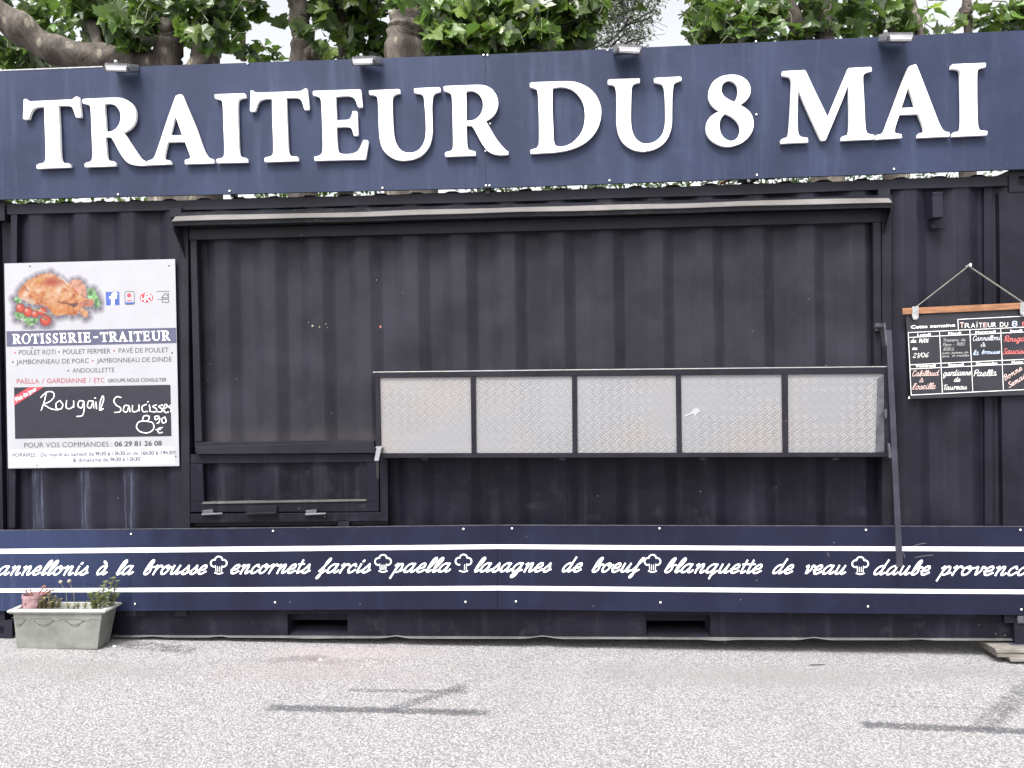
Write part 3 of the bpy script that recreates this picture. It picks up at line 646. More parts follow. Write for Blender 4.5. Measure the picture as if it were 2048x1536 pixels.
LET = [
 ((40,180,7.877), [(60,145),(95,140),(120,165),(150,178),(780,150),(825,145),(850,125),(880,105),(915,108),(930,130),(945,280),(960,410),(948,428),(885,428),(870,400),(850,335),(820,270),(780,248),(720,242),(600,245),(610,420),(622,700),(632,1000),(642,1090),(660,1135),(690,1150),(760,1155),(785,1165),(790,1215),(265,1237),(262,1185),(290,1165),(340,1155),(385,1140),(400,1090),(403,1000),(395,700),(385,400),(380,258),(290,265),(220,285),(175,340),(150,400),(132,458),(50,458),(48,420)], []),
 ((40,180,7.877), [(985,150),(1010,140),(1200,130),(1480,120),(1600,125),(1700,165),(1780,235),(1820,330),(1825,420),(1810,500),(1770,570),(1700,630),(1630,668),(1700,780),(1790,920),(1880,1050),(1930,1100),(1985,1125),(1990,1185),(1900,1188),(1800,1180),(1720,1155),(1660,1110),(1600,1030),(1540,930),(1480,815),(1445,760),(1415,738),(1340,742),(1352,850),(1362,1000),(1372,1080),(1395,1110),(1440,1120),(1480,1128),(1500,1142),(1500,1195),(1022,1212),(1018,1165),(1040,1145),(1090,1135),(1125,1110),(1138,1060),(1140,950),(1130,700),(1118,400),(1110,280),(1095,240),(1060,222),(990,208)], [[(1325,225),(1360,212),(1430,212),(1500,240),(1555,300),(1585,385),(1582,470),(1560,540),(1510,610),(1440,650),(1350,668),(1340,450)]]),
 ((290,180,9.6), [(590,110),(625,98),(660,82),(700,85),(720,115),(800,310),(900,545),(1000,790),(1100,1080),(1150,1200),(1200,1275),(1250,1310),(1305,1328),(1320,1345),(1318,1402),(768,1418),(765,1350),(785,1335),(840,1325),(872,1300),(870,1270),(830,1160),(765,990),(435,998),(400,1130),(370,1280),(370,1320),(390,1340),(470,1350),(490,1365),(503,1420),(45,1440),(38,1370),(70,1355),(130,1335),(165,1305),(195,1250),(260,1070),(350,800),(450,500),(540,250)], [[(577,490),(620,600),(715,868),(475,872),(530,680)]]),
 ((290,180,9.6), [(1335,90),(1365,82),(1905,62),(1925,80),(1932,140),(1890,150),(1830,165),(1795,185),(1782,240),(1780,400),(1790,800),(1800,1080),(1812,1220),(1830,1275),(1870,1295),(1940,1305),(1962,1320),(1972,1385),(1380,1400),(1372,1335),(1400,1320),(1460,1310),(1510,1280),(1522,1220),(1520,1000),(1508,700),(1498,400),(1490,260),(1475,205),(1440,182),(1345,160)], []),
 ((490,165,7.877), [(90,125),(125,128),(150,150),(180,160),(830,138),(880,132),(910,118),(945,95),(975,98),(985,150),(1000,290),(1010,410),(1000,425),(938,428),(925,390),(905,320),(875,265),(830,242),(760,236),(648,240),(655,450),(665,700),(675,950),(682,1080),(700,1135),(735,1160),(800,1165),(832,1175),(840,1232),(312,1250),(305,1195),(325,1180),(385,1168),(425,1150),(442,1110),(446,1000),(440,800),(430,500),(424,248),(320,255),(245,275),(205,315),(180,380),(155,452),(82,452),(78,420)], []),
 ((490,165,7.877), [(1070,140),(1085,132),(1400,122),(1800,108),(1825,115),(1835,200),(1850,370),(1840,385),(1785,388),(1770,360),(1745,290),(1710,235),(1650,212),(1580,208),(1430,218),(1432,350),(1440,595),(1580,590),(1640,580),(1670,545),(1685,500),(1695,455),(1750,448),(1768,465),(1772,600),(1782,820),(1770,832),(1712,832),(1700,780),(1680,725),(1650,702),(1600,695),(1440,700),(1445,850),(1455,1000),(1465,1070),(1485,1110),(1530,1125),(1620,1128),(1710,1115),(1775,1080),(1820,1010),(1850,940),(1870,905),(1930,910),(1942,930),(1930,1020),(1900,1200),(1880,1210),(1095,1228),(1088,1175),(1110,1165),(1160,1155),(1205,1125),(1222,1070),(1225,950),(1218,700),(1205,400),(1198,290),(1180,240),(1140,215),(1072,198)], []),
 ((730,150,6.827), [(52,215),(75,208),(455,192),(475,200),(480,248),(430,258),(390,280),(375,320),(372,420),(380,620),(390,780),(410,890),(450,980),(510,1040),(580,1060),(650,1058),(730,1025),(790,950),(822,860),(832,740),(828,600),(815,420),(805,320),(790,275),(755,255),(672,240),(668,190),(690,182),(1010,165),(1027,175),(1030,225),(980,238),(940,262),(922,320),(915,450),(918,600),(922,740),(910,860),(880,960),(830,1040),(750,1110),(650,1150),(540,1165),(430,1155),(340,1110),(270,1050),(225,970),(200,860),(188,700),(182,500),(175,350),(160,295),(130,275),(58,265)], []),
 ((730,150,6.827), [(1072,160),(1100,150),(1480,135),(1580,135),(1660,150),(1740,200),(1795,280),(1818,370),(1808,450),(1770,530),(1710,590),(1648,625),(1720,750),(1800,880),(1880,980),(1930,1030),(1955,1042),(1955,1085),(1870,1092),(1770,1080),(1690,1045),(1650,1005),(1590,920),(1530,810),(1490,735),(1460,695),(1420,688),(1385,692),(1390,850),(1395,960),(1410,1010),(1440,1030),(1490,1038),(1508,1048),(1510,1098),(1098,1112),(1090,1070),(1110,1050),(1160,1040),(1195,1010),(1203,960),(1200,750),(1195,450),(1188,320),(1175,260),(1145,235),(1078,215)], [[(1380,225),(1420,212),(1490,220),(1550,255),(1595,320),(1612,400),(1605,470),(1575,540),(1520,595),(1450,622),(1385,625),(1385,450)]]),
 ((1050,140,6.4), [(62,170),(85,158),(300,150),(520,143),(640,152),(760,195),(860,265),(930,360),(970,470),(975,570),(955,680),(905,790),(830,880),(730,955),(600,1010),(470,1040),(350,1055),(75,1070),(65,1030),(90,1015),(150,1000),(175,960),(180,880),(178,600),(168,350),(160,270),(140,238),(65,215)], [[(355,228),(430,216),(530,222),(620,260),(700,340),(750,440),(768,560),(760,680),(730,780),(670,870),(590,940),(500,975),(420,978),(385,960),(368,900),(360,700),(350,400)]]),
 ((1050,140,6.4), [(1062,128),(1085,120),(1455,106),(1470,112),(1470,158),(1410,170),(1378,195),(1365,250),(1358,400),(1355,600),(1362,730),(1390,830),(1440,900),(1510,938),(1590,940),(1670,910),(1730,860),(1775,780),(1795,680),(1798,550),(1792,370),(1782,250),(1765,195),(1740,175),(1655,155),(1652,108),(1680,100),(1985,85),(2000,92),(2003,132),(1950,148),(1910,175),(1895,230),(1885,350),(1882,550),(1880,680),(1860,790),(1815,890),(1750,960),(1650,1015),(1530,1040),(1420,1030),(1320,985),(1240,910),(1190,800),(1170,660),(1172,450),(1168,280),(1155,215),(1130,190),(1062,178)], []),
 ((1400,140,9.6), [(610,90),(730,100),(850,155),(930,235),(970,340),(970,420),(940,510),(880,590),(768,672),(860,720),(950,800),(1005,890),(1028,1000),(1025,1100),(990,1200),(920,1300),(810,1390),(680,1445),(550,1470),(420,1455),(290,1400),(190,1320),(130,1220),(115,1120),(130,1010),(180,920),(260,850),(380,785),(290,730),(210,650),(168,550),(165,440),(195,320),(260,220),(370,140),(490,100)], [[(575,200),(650,230),(705,290),(730,380),(725,470),(700,550),(665,615),(600,590),(510,540),(450,485),(415,410),(415,330),(445,260),(500,215)], [(490,835),(600,890),(690,960),(745,1040),(768,1130),(755,1230),(710,1310),(640,1355),(575,1360),(500,1330),(430,1265),(390,1180),(375,1080),(385,970),(425,890)]]),
 ((1550,110,8.083), [(118,270),(145,260),(480,243),(500,265),(600,480),(700,690),(855,1010),(950,780),(1080,470),(1190,212),(1540,192),(1562,205),(1565,258),(1500,275),(1445,300),(1425,345),(1425,450),(1440,700),(1455,1050),(1468,1200),(1485,1255),(1530,1280),(1590,1288),(1605,1305),(1605,1358),(1075,1382),(1072,1330),(1095,1315),(1150,1300),(1190,1275),(1200,1200),(1205,1050),(1200,750),(1193,460),(1100,700),(960,1040),(820,1372),(795,1380),(755,1378),(740,1365),(600,1060),(480,800),(375,555),(368,800),(365,1050),(370,1220),(385,1285),(420,1320),(480,1332),(530,1340),(535,1408),(98,1428),(95,1372),(125,1352),(185,1335),(215,1300),(230,1200),(248,950),(265,600),(268,450),(255,380),(225,350),(120,332)], []),
 ((1740,110,8.192), [(640,190),(670,175),(750,150),(770,180),(880,460),(1000,770),(1100,1030),(1150,1150),(1200,1230),(1250,1258),(1300,1265),(1308,1330),(785,1355),(782,1300),(805,1285),(870,1270),(890,1250),(885,1200),(850,1100),(795,965),(485,975),(430,1130),(402,1240),(412,1275),(450,1288),(515,1297),(525,1355),(95,1382),(92,1320),(130,1305),(190,1290),(230,1250),(270,1150),(380,860),(500,530),(590,300)], [[(627,515),(680,660),(748,858),(512,868),(570,700)]]),
 ((1740,110,8.192), [(1335,165),(1360,150),(1890,128),(1900,150),(1892,195),(1830,210),(1780,230),(1760,270),(1755,350),(1755,700),(1762,1000),(1770,1150),(1785,1210),(1820,1235),(1915,1245),(1925,1262),(1915,1310),(1355,1335),(1352,1280),(1380,1265),(1440,1255),(1480,1230),(1495,1170),(1498,1000),(1492,600),(1485,330),(1475,265),(1450,235),(1330,220)], []),
]
def smooth_loop(p):            # corner-keeping Catmull-Rom
    n = len(p); out = []
    for i in range(n):
        a, b, c, d = [Vector((*p[(i+k_) % n], 0)) for k_ in (-1, 0, 1, 2)]
        out.append(p[i])
        e0, e1, e2 = (b-a), (c-b), (d-c)
        if e1.length > 4 and e0.angle(e1, 9) < 0.75 and e1.angle(e2, 9) < 0.75:
            for t in (0.5,):
                m0 = (c-a)*0.5*min(1, e1.length/max(1e-6, e0.length)); m1 = (d-b)*0.5*min(1, e1.length/max(1e-6, e2.length))
                q = b*(2*t**3-3*t*t+1)+m0*(t**3-2*t*t+t)+c*(-2*t**3+3*t*t)+m1*(t**3-t*t); out.append((q.x, q.y))
    return out
def letter(reg, outer, holes, yf, thick, parent, mat):
    x0, y0, s = reg; bm = bmesh.new(); edges = []
    for lp in [outer]+holes:
        vs = [bm.verts.new(P(x0+a/s, y0+b/s, yf)) for a, b in smooth_loop(lp)]
        edges += [bm.edges.new((vs[i], vs[(i+1) % len(vs)])) for i in range(len(vs))]
    bmesh.ops.triangle_fill(bm, use_beauty=True, use_dissolve=False, edges=edges, normal=(0, -1, 0))
    bmesh.ops.recalc_face_normals(bm, faces=bm.faces)
    ex = bmesh.ops.extrude_face_region(bm, geom=list(bm.faces))
    for v in [e for e in ex['geom'] if isinstance(e, bmesh.types.BMVert)]: v.co.y += thick
    bmesh.ops.recalc_face_normals(bm, faces=bm.faces)
    me = bpy.data.meshes.new('letter'); bm.to_mesh(me); bm.free(); me.materials.append(mat)
    o = bpy.data.objects.new('letter', me); COL.objects.link(o); o.parent = parent; o.location = -parent.location
    return o
for reg, outer, holes in LET: letter(reg, outer, holes, YS-.030, .021, SG, M['white'])
# screws: one mesh, many copies
sm = MB(); sm.ball((0, 0, 0), .0062, 8, 6, 0, (1, .5, 1)); sm.tube([(0, 0.001, 0), (0, .0032, 0)], .0085, 10, 1)
SCM = None
def screws(pts, Y, parent):
    global SCM
    for x, y in pts:
        if SCM is None:
            o = sm.build('screw', [M['screw'], M['black']], parent, True); SCM = o
        else:
            o = SCM.copy(); COL.objects.link(o); o.parent = parent
        o.location = P(x, y, Y-.003) - parent.location
screws([(236, 389), (459, 382), (495, 127), (980, 247), (971, 302), (967, 110), (975, 110), (972, 371), (979, 371), (765, 376), (1219, 361), (1215, 100), (1513, 229), (1514, 350), (1512, 83), (1788, 338)], YS, SG)
# floodlights
def flood_proto():
    root = thing('floodlight', 'x', 'lamp', (0, 0, 0), 'floodlights along the top of the sign')
    q = MB(); q.box(-.062, .062, -.135, -.02, -.006, .012)
    for i in range(13): x = -.055+i*.0092; q.box(x-.0022, x+.0022, -.13, -.03, .012, .021)
    o = q.build('housing', M['alu'], root); 
    q = MB(); vs = [(-.056, -.137, -.004), (.056, -.137, -.004), (.056, -.144, -.012), (-.056, -.144, -.012), (-.056, -.14, -.022), (.056, -.14, -.022), (-.056, -.03, -.010), (.056, -.03, -.010)]
    q.add(vs, [(0, 1, 2, 3), (3, 2, 5, 4), (4, 5, 7, 6)]); q.add([(-.06, -.139, .008), (.06, -.139, .008), (.06, -.141, -.010), (-.06, -.141, -.010)], [(3, 2, 1, 0)])
    q.build('lens', M['glass'], root)
    q = MB(); q.box(-.066, .066, -.140, -.02, -.0240, -.0225); q.box(-.066, -.0575, -.146, -.02, -.0225, .0); q.box(.0575, .066, -.146, -.02, -.0225, .0); q.build('bezel', M['gunmetal'], root)
    q = MB()
    for s in (-1, 1): q.box(s*.064-.003, s*.064+.003, -.12, .0, -.014, .020)
    q.box(-.066, .066, -.004, .002, -.012, .020); q.box(-.02, .02, .002, .03, -.006, .012); q.build('bracket', M['alu'], root)
    q = MB(); q.ball((-.045, -.03, .030), .0125, 10, 7); q.tube([(-.045, -.03, .012), (-.045, -.03, .025)], .009, 8); q.build('knob', M['alu'], root, True)
    return root
fp = None
FL4 = [(230, 135, 0.02, 'second'), (732, 121, -.03, ''), (1254, 98, .03, ''), (1802, 74, .0, '')]
FLAB = ['small grey floodlight on the sign above the first R of TRAITEUR, leftmost of four', 'small grey floodlight on the sign above the letters E and U of TRAITEUR',
        'small grey floodlight on the sign above the word DU', 'small grey floodlight on the sign above the A of MAI, rightmost of four']
for (px, py, ry, _), lab in zip(FL4, FLAB):
    if fp is None: r_ = fp = flood_proto()
    else:
        r_ = fp.copy(); COL.objects.link(r_)
        for ch in list(fp.children): c = ch.copy(); COL.objects.link(c); c.parent = r_
    r_.location = P(px, py, YS-.13) + Vector((0, .125, .045)); r_.rotation_euler = (R(19), R(2.5), ry*4); r_['label'] = lab

# ------------------------------------------------------------ stroke lettering
def cr(pts, sub=5):
    if len(pts) < 3: return [Vector((a, b)) for a, b in pts]
    p = [Vector(q) for q in pts]; p = [p[0]*2-p[1]]+p+[p[-1]*2-p[-2]]; out = []
    for i in range(1, len(p)-2):
        for j in range(sub):
            t = j/sub; a, b, c, d = p[i-1:i+3]
            out.append(0.5*((2*b)+(c-a)*t+(2*a-5*b+4*c-d)*t*t+(3*b-a-3*c+d)*t**3))
    return out+[p[-2]]
BOWL = [(.75,.85),(.5,1.),(.2,.8),(.05,.4),(.15,.05),(.4,.05),(.65,.4)]
GL = {
 'a': ([BOWL+[(.8,.95)], [(.8,.95),(.72,.3),(.8,.02),(1.,.1),(1.1,.25)]], 1.1),
 'n': ([[(.05,.85),(.22,.95),(.2,0)], [(.2,.3),(.45,.9),(.65,.95),(.7,.7),(.65,.15),(.8,0),(1.,.2)]], 1.02),
 'e': ([[(.0,.4),(.45,.5),(.62,.75),(.45,1.),(.2,.85),(.05,.45),(.15,.08),(.4,0),(.75,.25)]], .8),
 'l': ([[(.1,.2),(.45,1.),(.55,1.45),(.42,1.65),(.25,1.4),(.15,.8),(.12,.2),(.25,0),(.5,.2)]], .54),
 'o': ([[(.45,1.),(.15,.8),(.05,.35),(.25,0),(.55,.15),(.7,.6),(.55,.95),(.42,.85),(.6,.7),(.9,.8)]], .9),
 'i': ([[(.2,.95),(.15,.25),(.25,0),(.5,.2)], [(.30,1.3),(.34,1.38)]], .52),
 's': ([[(.0,.2),(.35,.75),(.45,1.),(.5,.75),(.6,.4),(.5,.05),(.2,0),(.1,.2)], [(.5,.1),(.75,.25)]], .76),
 'b': ([[(.1,.2),(.45,1.),(.52,1.5),(.4,1.65),(.22,1.3),(.12,.5),(.15,.1),(.4,0),(.62,.3),(.6,.8),(.85,.85)]], .87),
 'r': ([[(.0,.85),(.2,1.),(.13,0)], [(.15,.35),(.33,.85),(.5,1.),(.66,.88)]], .70),
 'u': ([[(.1,.95),(.08,.3),(.2,.02),(.45,.15),(.7,.9)], [(.7,.95),(.65,.25),(.75,0),(1.,.2)]], 1.02),
 'c': ([[(.6,.75),(.45,1.),(.15,.75),(.05,.35),(.2,.02),(.45,.05),(.7,.3)]], .74),
 't': ([[(.2,1.45),(.15,.3),(.25,0),(.5,.2)], [(0,1.),(.45,1.05)]], .54),
 'f': ([[(.0,.2),(.45,1.1),(.58,1.5),(.48,1.65),(.33,1.2),(.28,.4),(.25,-.4),(.12,-.65),(.05,-.45),(.3,-.05),(.6,.25)]], .66),
 'p': ([[(.05,.8),(.25,1.),(.2,.2),(.1,-.65)], [(.22,.4),(.45,.95),(.7,.85),(.72,.4),(.5,.02),(.25,.1)], [(.68,.15),(.95,.25)]], .95),
 'd': ([BOWL, [(.85,1.65),(.72,.8),(.7,.2),(.8,0),(1.05,.2)]], 1.08),
 'g': ([BOWL+[(.8,.95)], [(.8,.95),(.7,.2),(.6,-.4),(.35,-.65),(.2,-.45),(.5,-.1),(1.,.2)]], 1.05),
 'q': ([BOWL+[(.8,.95)], [(.8,.95),(.7,.2),(.65,-.65)], [(.67,-.3),(1.05,.2)]], 1.05),
 'v': ([[(.05,.85),(.2,.95),(.25,.3),(.3,.02),(.6,.5),(.6,.95),(.85,.85)]], .83),
 'm': ([[(.1,.9),(.2,.95),(.2,0)], [(.2,.3),(.4,.9),(.55,.95),(.57,.5),(.55,0)], [(.57,.3),(.75,.9),(.9,.95),(.95,.6),(.9,.1),(1.05,0),(1.25,.2)]], 1.25),
 'C': ([[(.85,1.4),(.6,1.7),(.2,1.4),(.05,.6),(.25,0),(.6,.05),(.9,.4)], [(.1,1.55),(.7,1.7)]], .95),
 'P': ([[(.3,1.6),(.2,0)], [(.1,1.3),(.4,1.7),(.85,1.6),(.85,1.1),(.5,.8),(.25,.9)]], .85),
 'T': ([[(0,1.5),(.9,1.65)], [(.5,1.6),(.35,.3),(.45,0)]], .75),
 'R': ([[(.3,1.7),(.2,0)], [(.1,1.4),(.4,1.75),(.85,1.6),(.8,1.1),(.3,.85)], [(.4,.85),(.9,0)]], .95),
 'S': ([[(.8,1.45),(.55,1.7),(.2,1.4),(.4,.95),(.7,.6),(.6,.1),(.25,0),(0,.3)]], .85),
 'B': ([[(.3,1.6),(.2,0)], [(.1,1.3),(.45,1.7),(.8,1.5),(.7,1.0),(.3,.9),(.75,.75),(.8,.2),(.4,0),(.2,.1)]], .95),
 'I': ([[(.2,1.6),(.15,0)]], .35), 'Q': ([[(.5,1.6),(.1,1.2),(.1,.4),(.5,0),(.9,.5),(.8,1.3),(.5,1.6)], [(.6,.4),(1.,-.1)]], 1.05),
 "'": ([[(.15,1.7),(.1,1.35)]], .25), '-': ([[(.0,.55),(.45,.55)]], .6), '/': ([[(.0,-.2),(.45,1.7)]], .5), ' ': ([], .75),
 '0': ([[(.4,1.6),(.1,1.2),(.1,.4),(.4,0),(.7,.5),(.65,1.3),(.4,1.6)]], .85), '1': ([[(.1,1.2),(.35,1.6),(.3,0)]], .5),
 '2': ([[(.1,1.3),(.4,1.6),(.65,1.2),(.1,.05),(.75,.05)]], .85), '4': ([[(.5,1.6),(.05,.55),(.75,.55)], [(.6,1.),(.5,0)]], .85),
 '6': ([[(.6,1.6),(.15,.9),(.1,.3),(.4,0),(.65,.35),(.4,.75),(.15,.5)]], .8),
}
GL['à'] = (GL['a'][0]+[[(.3,1.5),(.6,1.25)]], 1.1)
GL['l2'] = GL['l']
YJ = [0]
def ribbon(mb, pts, wid, Y, mi=0, ang=0.6, contrast=0.35, sub=5):
    """a pen stroke through photo pixels, wid in pixels, laid on the plane Y"""
    c = cr(pts, sub); m = len(c); YJ[0] = (YJ[0]+1) % 7
    L = []; Rr = []
    for i, p in enumerate(c):
        t = c[min(i+1, m-1)]-c[max(i-1, 0)]; t = t.normalized() if t.length > 1e-9 else Vector((1, 0)); nrm = Vector((-t.y, t.x))
        w = wid*0.5*(1-contrast*abs(cos(math.atan2(-t.y, t.x)-ang)))
        y = Y-.0001*YJ[0]-.00018*i/max(1, m)
        L.append(P(*(p+nrm*w), y)); Rr.append(P(*(p-nrm*w), y))
    def cap(p, t, sgn, y):
        out = []
        for a in (-60, -20, 20, 60):
            d = Matrix.Rotation(R(a), 2) @ (t*sgn); out.append(P(*(p+d*wid*.42), y))
        return out
    vs = []
    for a, b in zip(L, Rr): vs += [a, b]
    fs = [(2*i, 2*i+1, 2*i+3, 2*i+2) for i in range(m-1)]
    mb.add(vs, fs, mi)
    t0 = (c[1]-c[0]); t1 = (c[-1]-c[-2])
    if t0.length > 1e-9 and t1.length > 1e-9:
        t0.normalize(); t1.normalize()
        ca = cap(c[0], t0, -1, Y-.0001*YJ[0]); mb.add([L[0]]+ca[::1]+[Rr[0]], [tuple(range(6))], mi)
        cb = cap(c[-1], t1, 1, Y-.0001*YJ[0]-.00018); mb.add([Rr[-1]]+cb+[L[-1]], [tuple(range(6))], mi)
def script(mb, word, x0, x1, base0, base1, xh, wid, Y, slant=.36, mi=0, sub=4, contrast=.35, wob=0, rot=None, shrink=1.):
    tot = sum(GL[ch][1] for ch in word); k_ = (x1-x0)/(tot*1.0+slant*.3); cx = 0; dx0 = 0
    for ch in word:
        st, adv = GL[ch]; jy = random.uniform(-wob, wob)
        for s in st:
            pts = []
            for (a, b) in s:
                X = (cx+a*shrink+slant*b*xh/k_)*k_; t = X/(x1-x0); pts.append((x0+X, base0+(base1-base0)*t-b*xh+jy))
            if rot: 
                pts = [rot(p) for p in pts]
            ribbon(mb, pts, wid, Y, mi, sub=sub, contrast=contrast)
        cx += adv
# ------------------------------------------------------------ lower banner
YB = -0.014
BN = thing('banner', 'navy blue banner strip with white stripes and menu script along the container base', 'banner', (0, YB, .17))
bx = [0, 500, 1000, 1500, 2048]
bt = pw(bx, [1061, 1056.5, 1050.5, 1052, 1053.5]); bb = pw([0, 250, 500, 1000, 1500, 2048], [1222, 1222, 1220, 1218.5, 1225, 1230])
s1t = pw(bx, [1098, 1093.2, 1089, 1092.2, 1094]); s1b = pw(bx, [1107.5, 1103, 1097.6, 1100.6, 1103])
s2t = pw(bx, [1177, 1174.8, 1171.8, 1176, 1179.5]); s2b = pw(bx, [1185, 1183, 1180.6, 1184.6, 1188])
for xa_, xb_ in ((-62, 994.6), (995.4, 2110)):
    q = MB(); strip(q, xa_, xb_, bt, bb, YB, .003); q.build('panel', M['banner'], BN)
for ft, fb in ((s1t, s1b), (s2t, s2b)):
    q = MB(); strip(q, -60, 994.6, ft, fb, YB-.0012, .001); q.build('stripe', M['ink'], BN); q = MB(); strip(q, 995.4, 2108, ft, fb, YB-.0012, .001); q.build('stripe', M['ink'], BN)
q = MB(); strip(q, -60, 2108, lambda x: bt(x)-1.2, lambda x: bt(x)+.3, YB-.001, .004, n=40); q.build('top_edge', M['gunmetal'], BN)
for wl, lab in (([('cannellonis', -22, 178, 1149.5, 1149.5), ('à', 192, 216, 1149, 1149), ('la', 231, 269, 1149, 1148.6), ('brousse', 285, 415, 1148.5, 1147.6)], ''),
          ([('encornets', 460, 622, 1146.8, 1145.5), ('farcis', 637, 743, 1145.5, 1144.6)], ''), ([('paella', 784, 904, 1144.4, 1143.5)], ''),
          ([('lasagnes', 947, 1104, 1143.4, 1143), ('de', 1123, 1165, 1143, 1143.4), ('boeuf', 1182, 1281, 1143.5, 1144)], ''),
          ([('blanquette', 1327, 1526, 1144.4, 1146.3), ('de', 1544, 1588, 1146.6, 1147), ('veau', 1606, 1695, 1147.2, 1148.2)], ''),
          ([('daube', 1746, 1862, 1148.8, 1149.5), ('provencale', 1877, 2101, 1149.7, 1150.5)], '')):
    for (wrd, xa_, xb_, ba, bb_) in wl: q = MB(); script(q, wrd, xa_, xb_, ba, bb_, 17.0, 5.6, YB-.0012, slant=.5, contrast=.45, shrink=.88); q.build('lettering', M['ink'], BN)
def hat(cx, cy, miss=False):
    q = MB(); Y = YB-.0012
    E = lambda x, y: (cx+x, cy+y)
    arc = lambda x, y, rx, ry, a0, a1, n=9: [E(x+rx*cos(R(a0+(a1-a0)*i/(n-1))), y-ry*sin(R(a0+(a1-a0)*i/(n-1)))) for i in range(n)]
    ribbon(q, arc(0, -10, 7.5, 7, 15, 165), 3, Y, contrast=.1); ribbon(q, arc(-9, -3.5, 7, 7, 75, 280), 3, Y, contrast=.1); ribbon(q, arc(9, -3.5, 7, 7, 105, -100), 3, Y, contrast=.1)
    for x in ((-6.5, -2.2, 2.2, 6.5) if not miss else (2.2, 6.5)): ribbon(q, [E(x, 3 if abs(x) < 6 else 1), E(x*.85, 13)], 1.3, Y, contrast=0)
    ribbon(q, [E(-8, 15.5), E(0, 17.5), E(8, 15.5)], 2.6, Y, contrast=0)
    q.build('chef_hat_emblem', M['ink'], BN)
for cx, cy, ms in ((437.5, 1130, 0), (766, 1126.5, 0), (927, 1126, 1), (1305, 1126.5, 0), (1720.5, 1131, 0)): hat(cx, cy, ms)
screws([(262, 1068), (270, 1208), (546, 1062), (550, 1205), (927, 1058), (931, 1204), (1024, 1057), (1032, 1203), (1319, 1057), (1321, 1205), (1732, 1060), (1736, 1213), (2041, 1060), (2043, 1219)], YB, BN)
SCR = plain('scratch_grey', (.1, .1, .11), .6); q = MB()
for a, b in (((1827, 1092), (1852, 1086)), ((1830, 1115), (1866, 1110)), ((1806, 1105), (1810, 1115)), ((1655, 1105), (1658, 1113))): ribbon(q, [a, ((a[0]+b[0])/2, (a[1]+b[1])/2-.8), b], 1.2, YB-.0008, contrast=0); q.build('scratch', SCR, BN); q = MB()

# ------------------------------------------------------------ text from the built-in font
def font_polys(s, bold=0.0, space=1.0):
    cu = bpy.data.curves.new('tmp', 'FONT'); cu.body = s; cu.size = 1; cu.offset = bold; cu.space_character = space; cu.resolution_u = 3; cu.fill_mode = 'FRONT'
    o = bpy.data.objects.new('tmp', cu); COL.objects.link(o)
    dg = bpy.context.evaluated_depsgraph_get(); dg.update(); me = bpy.data.meshes.new_from_object(o.evaluated_get(dg))
    vs = [(v.co.x, v.co.y) for v in me.vertices]; fs = [tuple(p.vertices) for p in me.polygons]
    bpy.data.objects.remove(o); bpy.data.curves.remove(cu); bpy.data.meshes.remove(me); return vs, fs
def text(mb, s, x0, x1, y0, y1, cap, Y, mi=0, bold=0.0, rot=None):
    """x0..x1 span and baseline y0..y1 in photo pixels; cap = capital height in pixels"""
    vs, fs = font_polys(s, bold); xa_ = min(v[0] for v in vs); xb_ = max(v[0] for v in vs); CH = .70
    out = []
    for (a, b) in vs:
        t = (a-xa_)/(xb_-xa_); p = (x0+(x1-x0)*t, y0+(y1-y0)*t-b/CH*cap)
        if rot: p = rot(p)
        out.append(P(p[0], p[1], Y))
    mb.add(out, [f for f in fs], mi)

# ------------------------------------------------------------ poster at the left
YP = -0.006
PO = thing('poster', 'white menu poster with roast chicken picture and daily special panel left of the hatch', 'poster', P(180, 935, YP))
q = MB(); q.slab([(8.5, 527), (350, 518), (358.5, 932), (16, 937)], YP, YP+.004); q.build('sheet', M['poster'], PO)
# picture: printed colour raster
RX, RY, RS = 0, 530, 5.689
BODY = [(205,330),(215,290),(260,230),(310,180),(370,150),(420,120),(500,98),(560,95),(575,75),(585,95),(640,120),(690,150),(740,190),(790,200),(830,170),(890,160),(940,190),(975,250),(985,310),(980,380),(1060,390),(1070,440),(1040,470),(920,485),(1000,530),(1000,580),(970,600),(920,560),(905,500),(890,560),(820,575),(750,560),(650,580),(600,560),(560,500),(480,450),(400,450),(330,440),(270,400),(215,380)]
LETT = [[(150,375),(225,365),(240,430),(190,440)], [(165,540),(250,540),(300,600),(400,610),(450,600),(420,650),(360,690),(300,680),(270,620),(180,610)], [(990,270),(1060,265),(1095,320),(1140,420),(1130,480),(1080,490),(1070,400),(1000,370)]]
TOM = [(230,490,52,56),(320,535,58,60),(400,560,40,45),(475,525,62,50),(520,630,68,62)]
DRUM = [(800,200),(830,170),(890,160),(940,190),(975,250),(985,310),(980,385),(930,360),(870,290),(790,240)]
WING = [(640,410),(740,425),(830,440),(880,420),(900,455),(840,485),(760,445),(660,430)]
def inpoly(x, y, poly):
    c = np.zeros_like(x, bool); n = len(poly)
    for i in range(n):
        xi, yi = poly[i]; xj, yj = poly[i-1]
        if yi != yj: c ^= ((yi > y) != (yj > y)) & (x < (xj-xi)*(y-yi)/(yj-yi)+xi)
    return c
nx_, ny_ = 132, 84
gx = np.linspace(70, 1190, nx_+1); gy = np.linspace(20, 735, ny_+1)
cxg, cyg = np.meshgrid((gx[:-1]+gx[1:])/2, (gy[:-1]+gy[1:])/2)
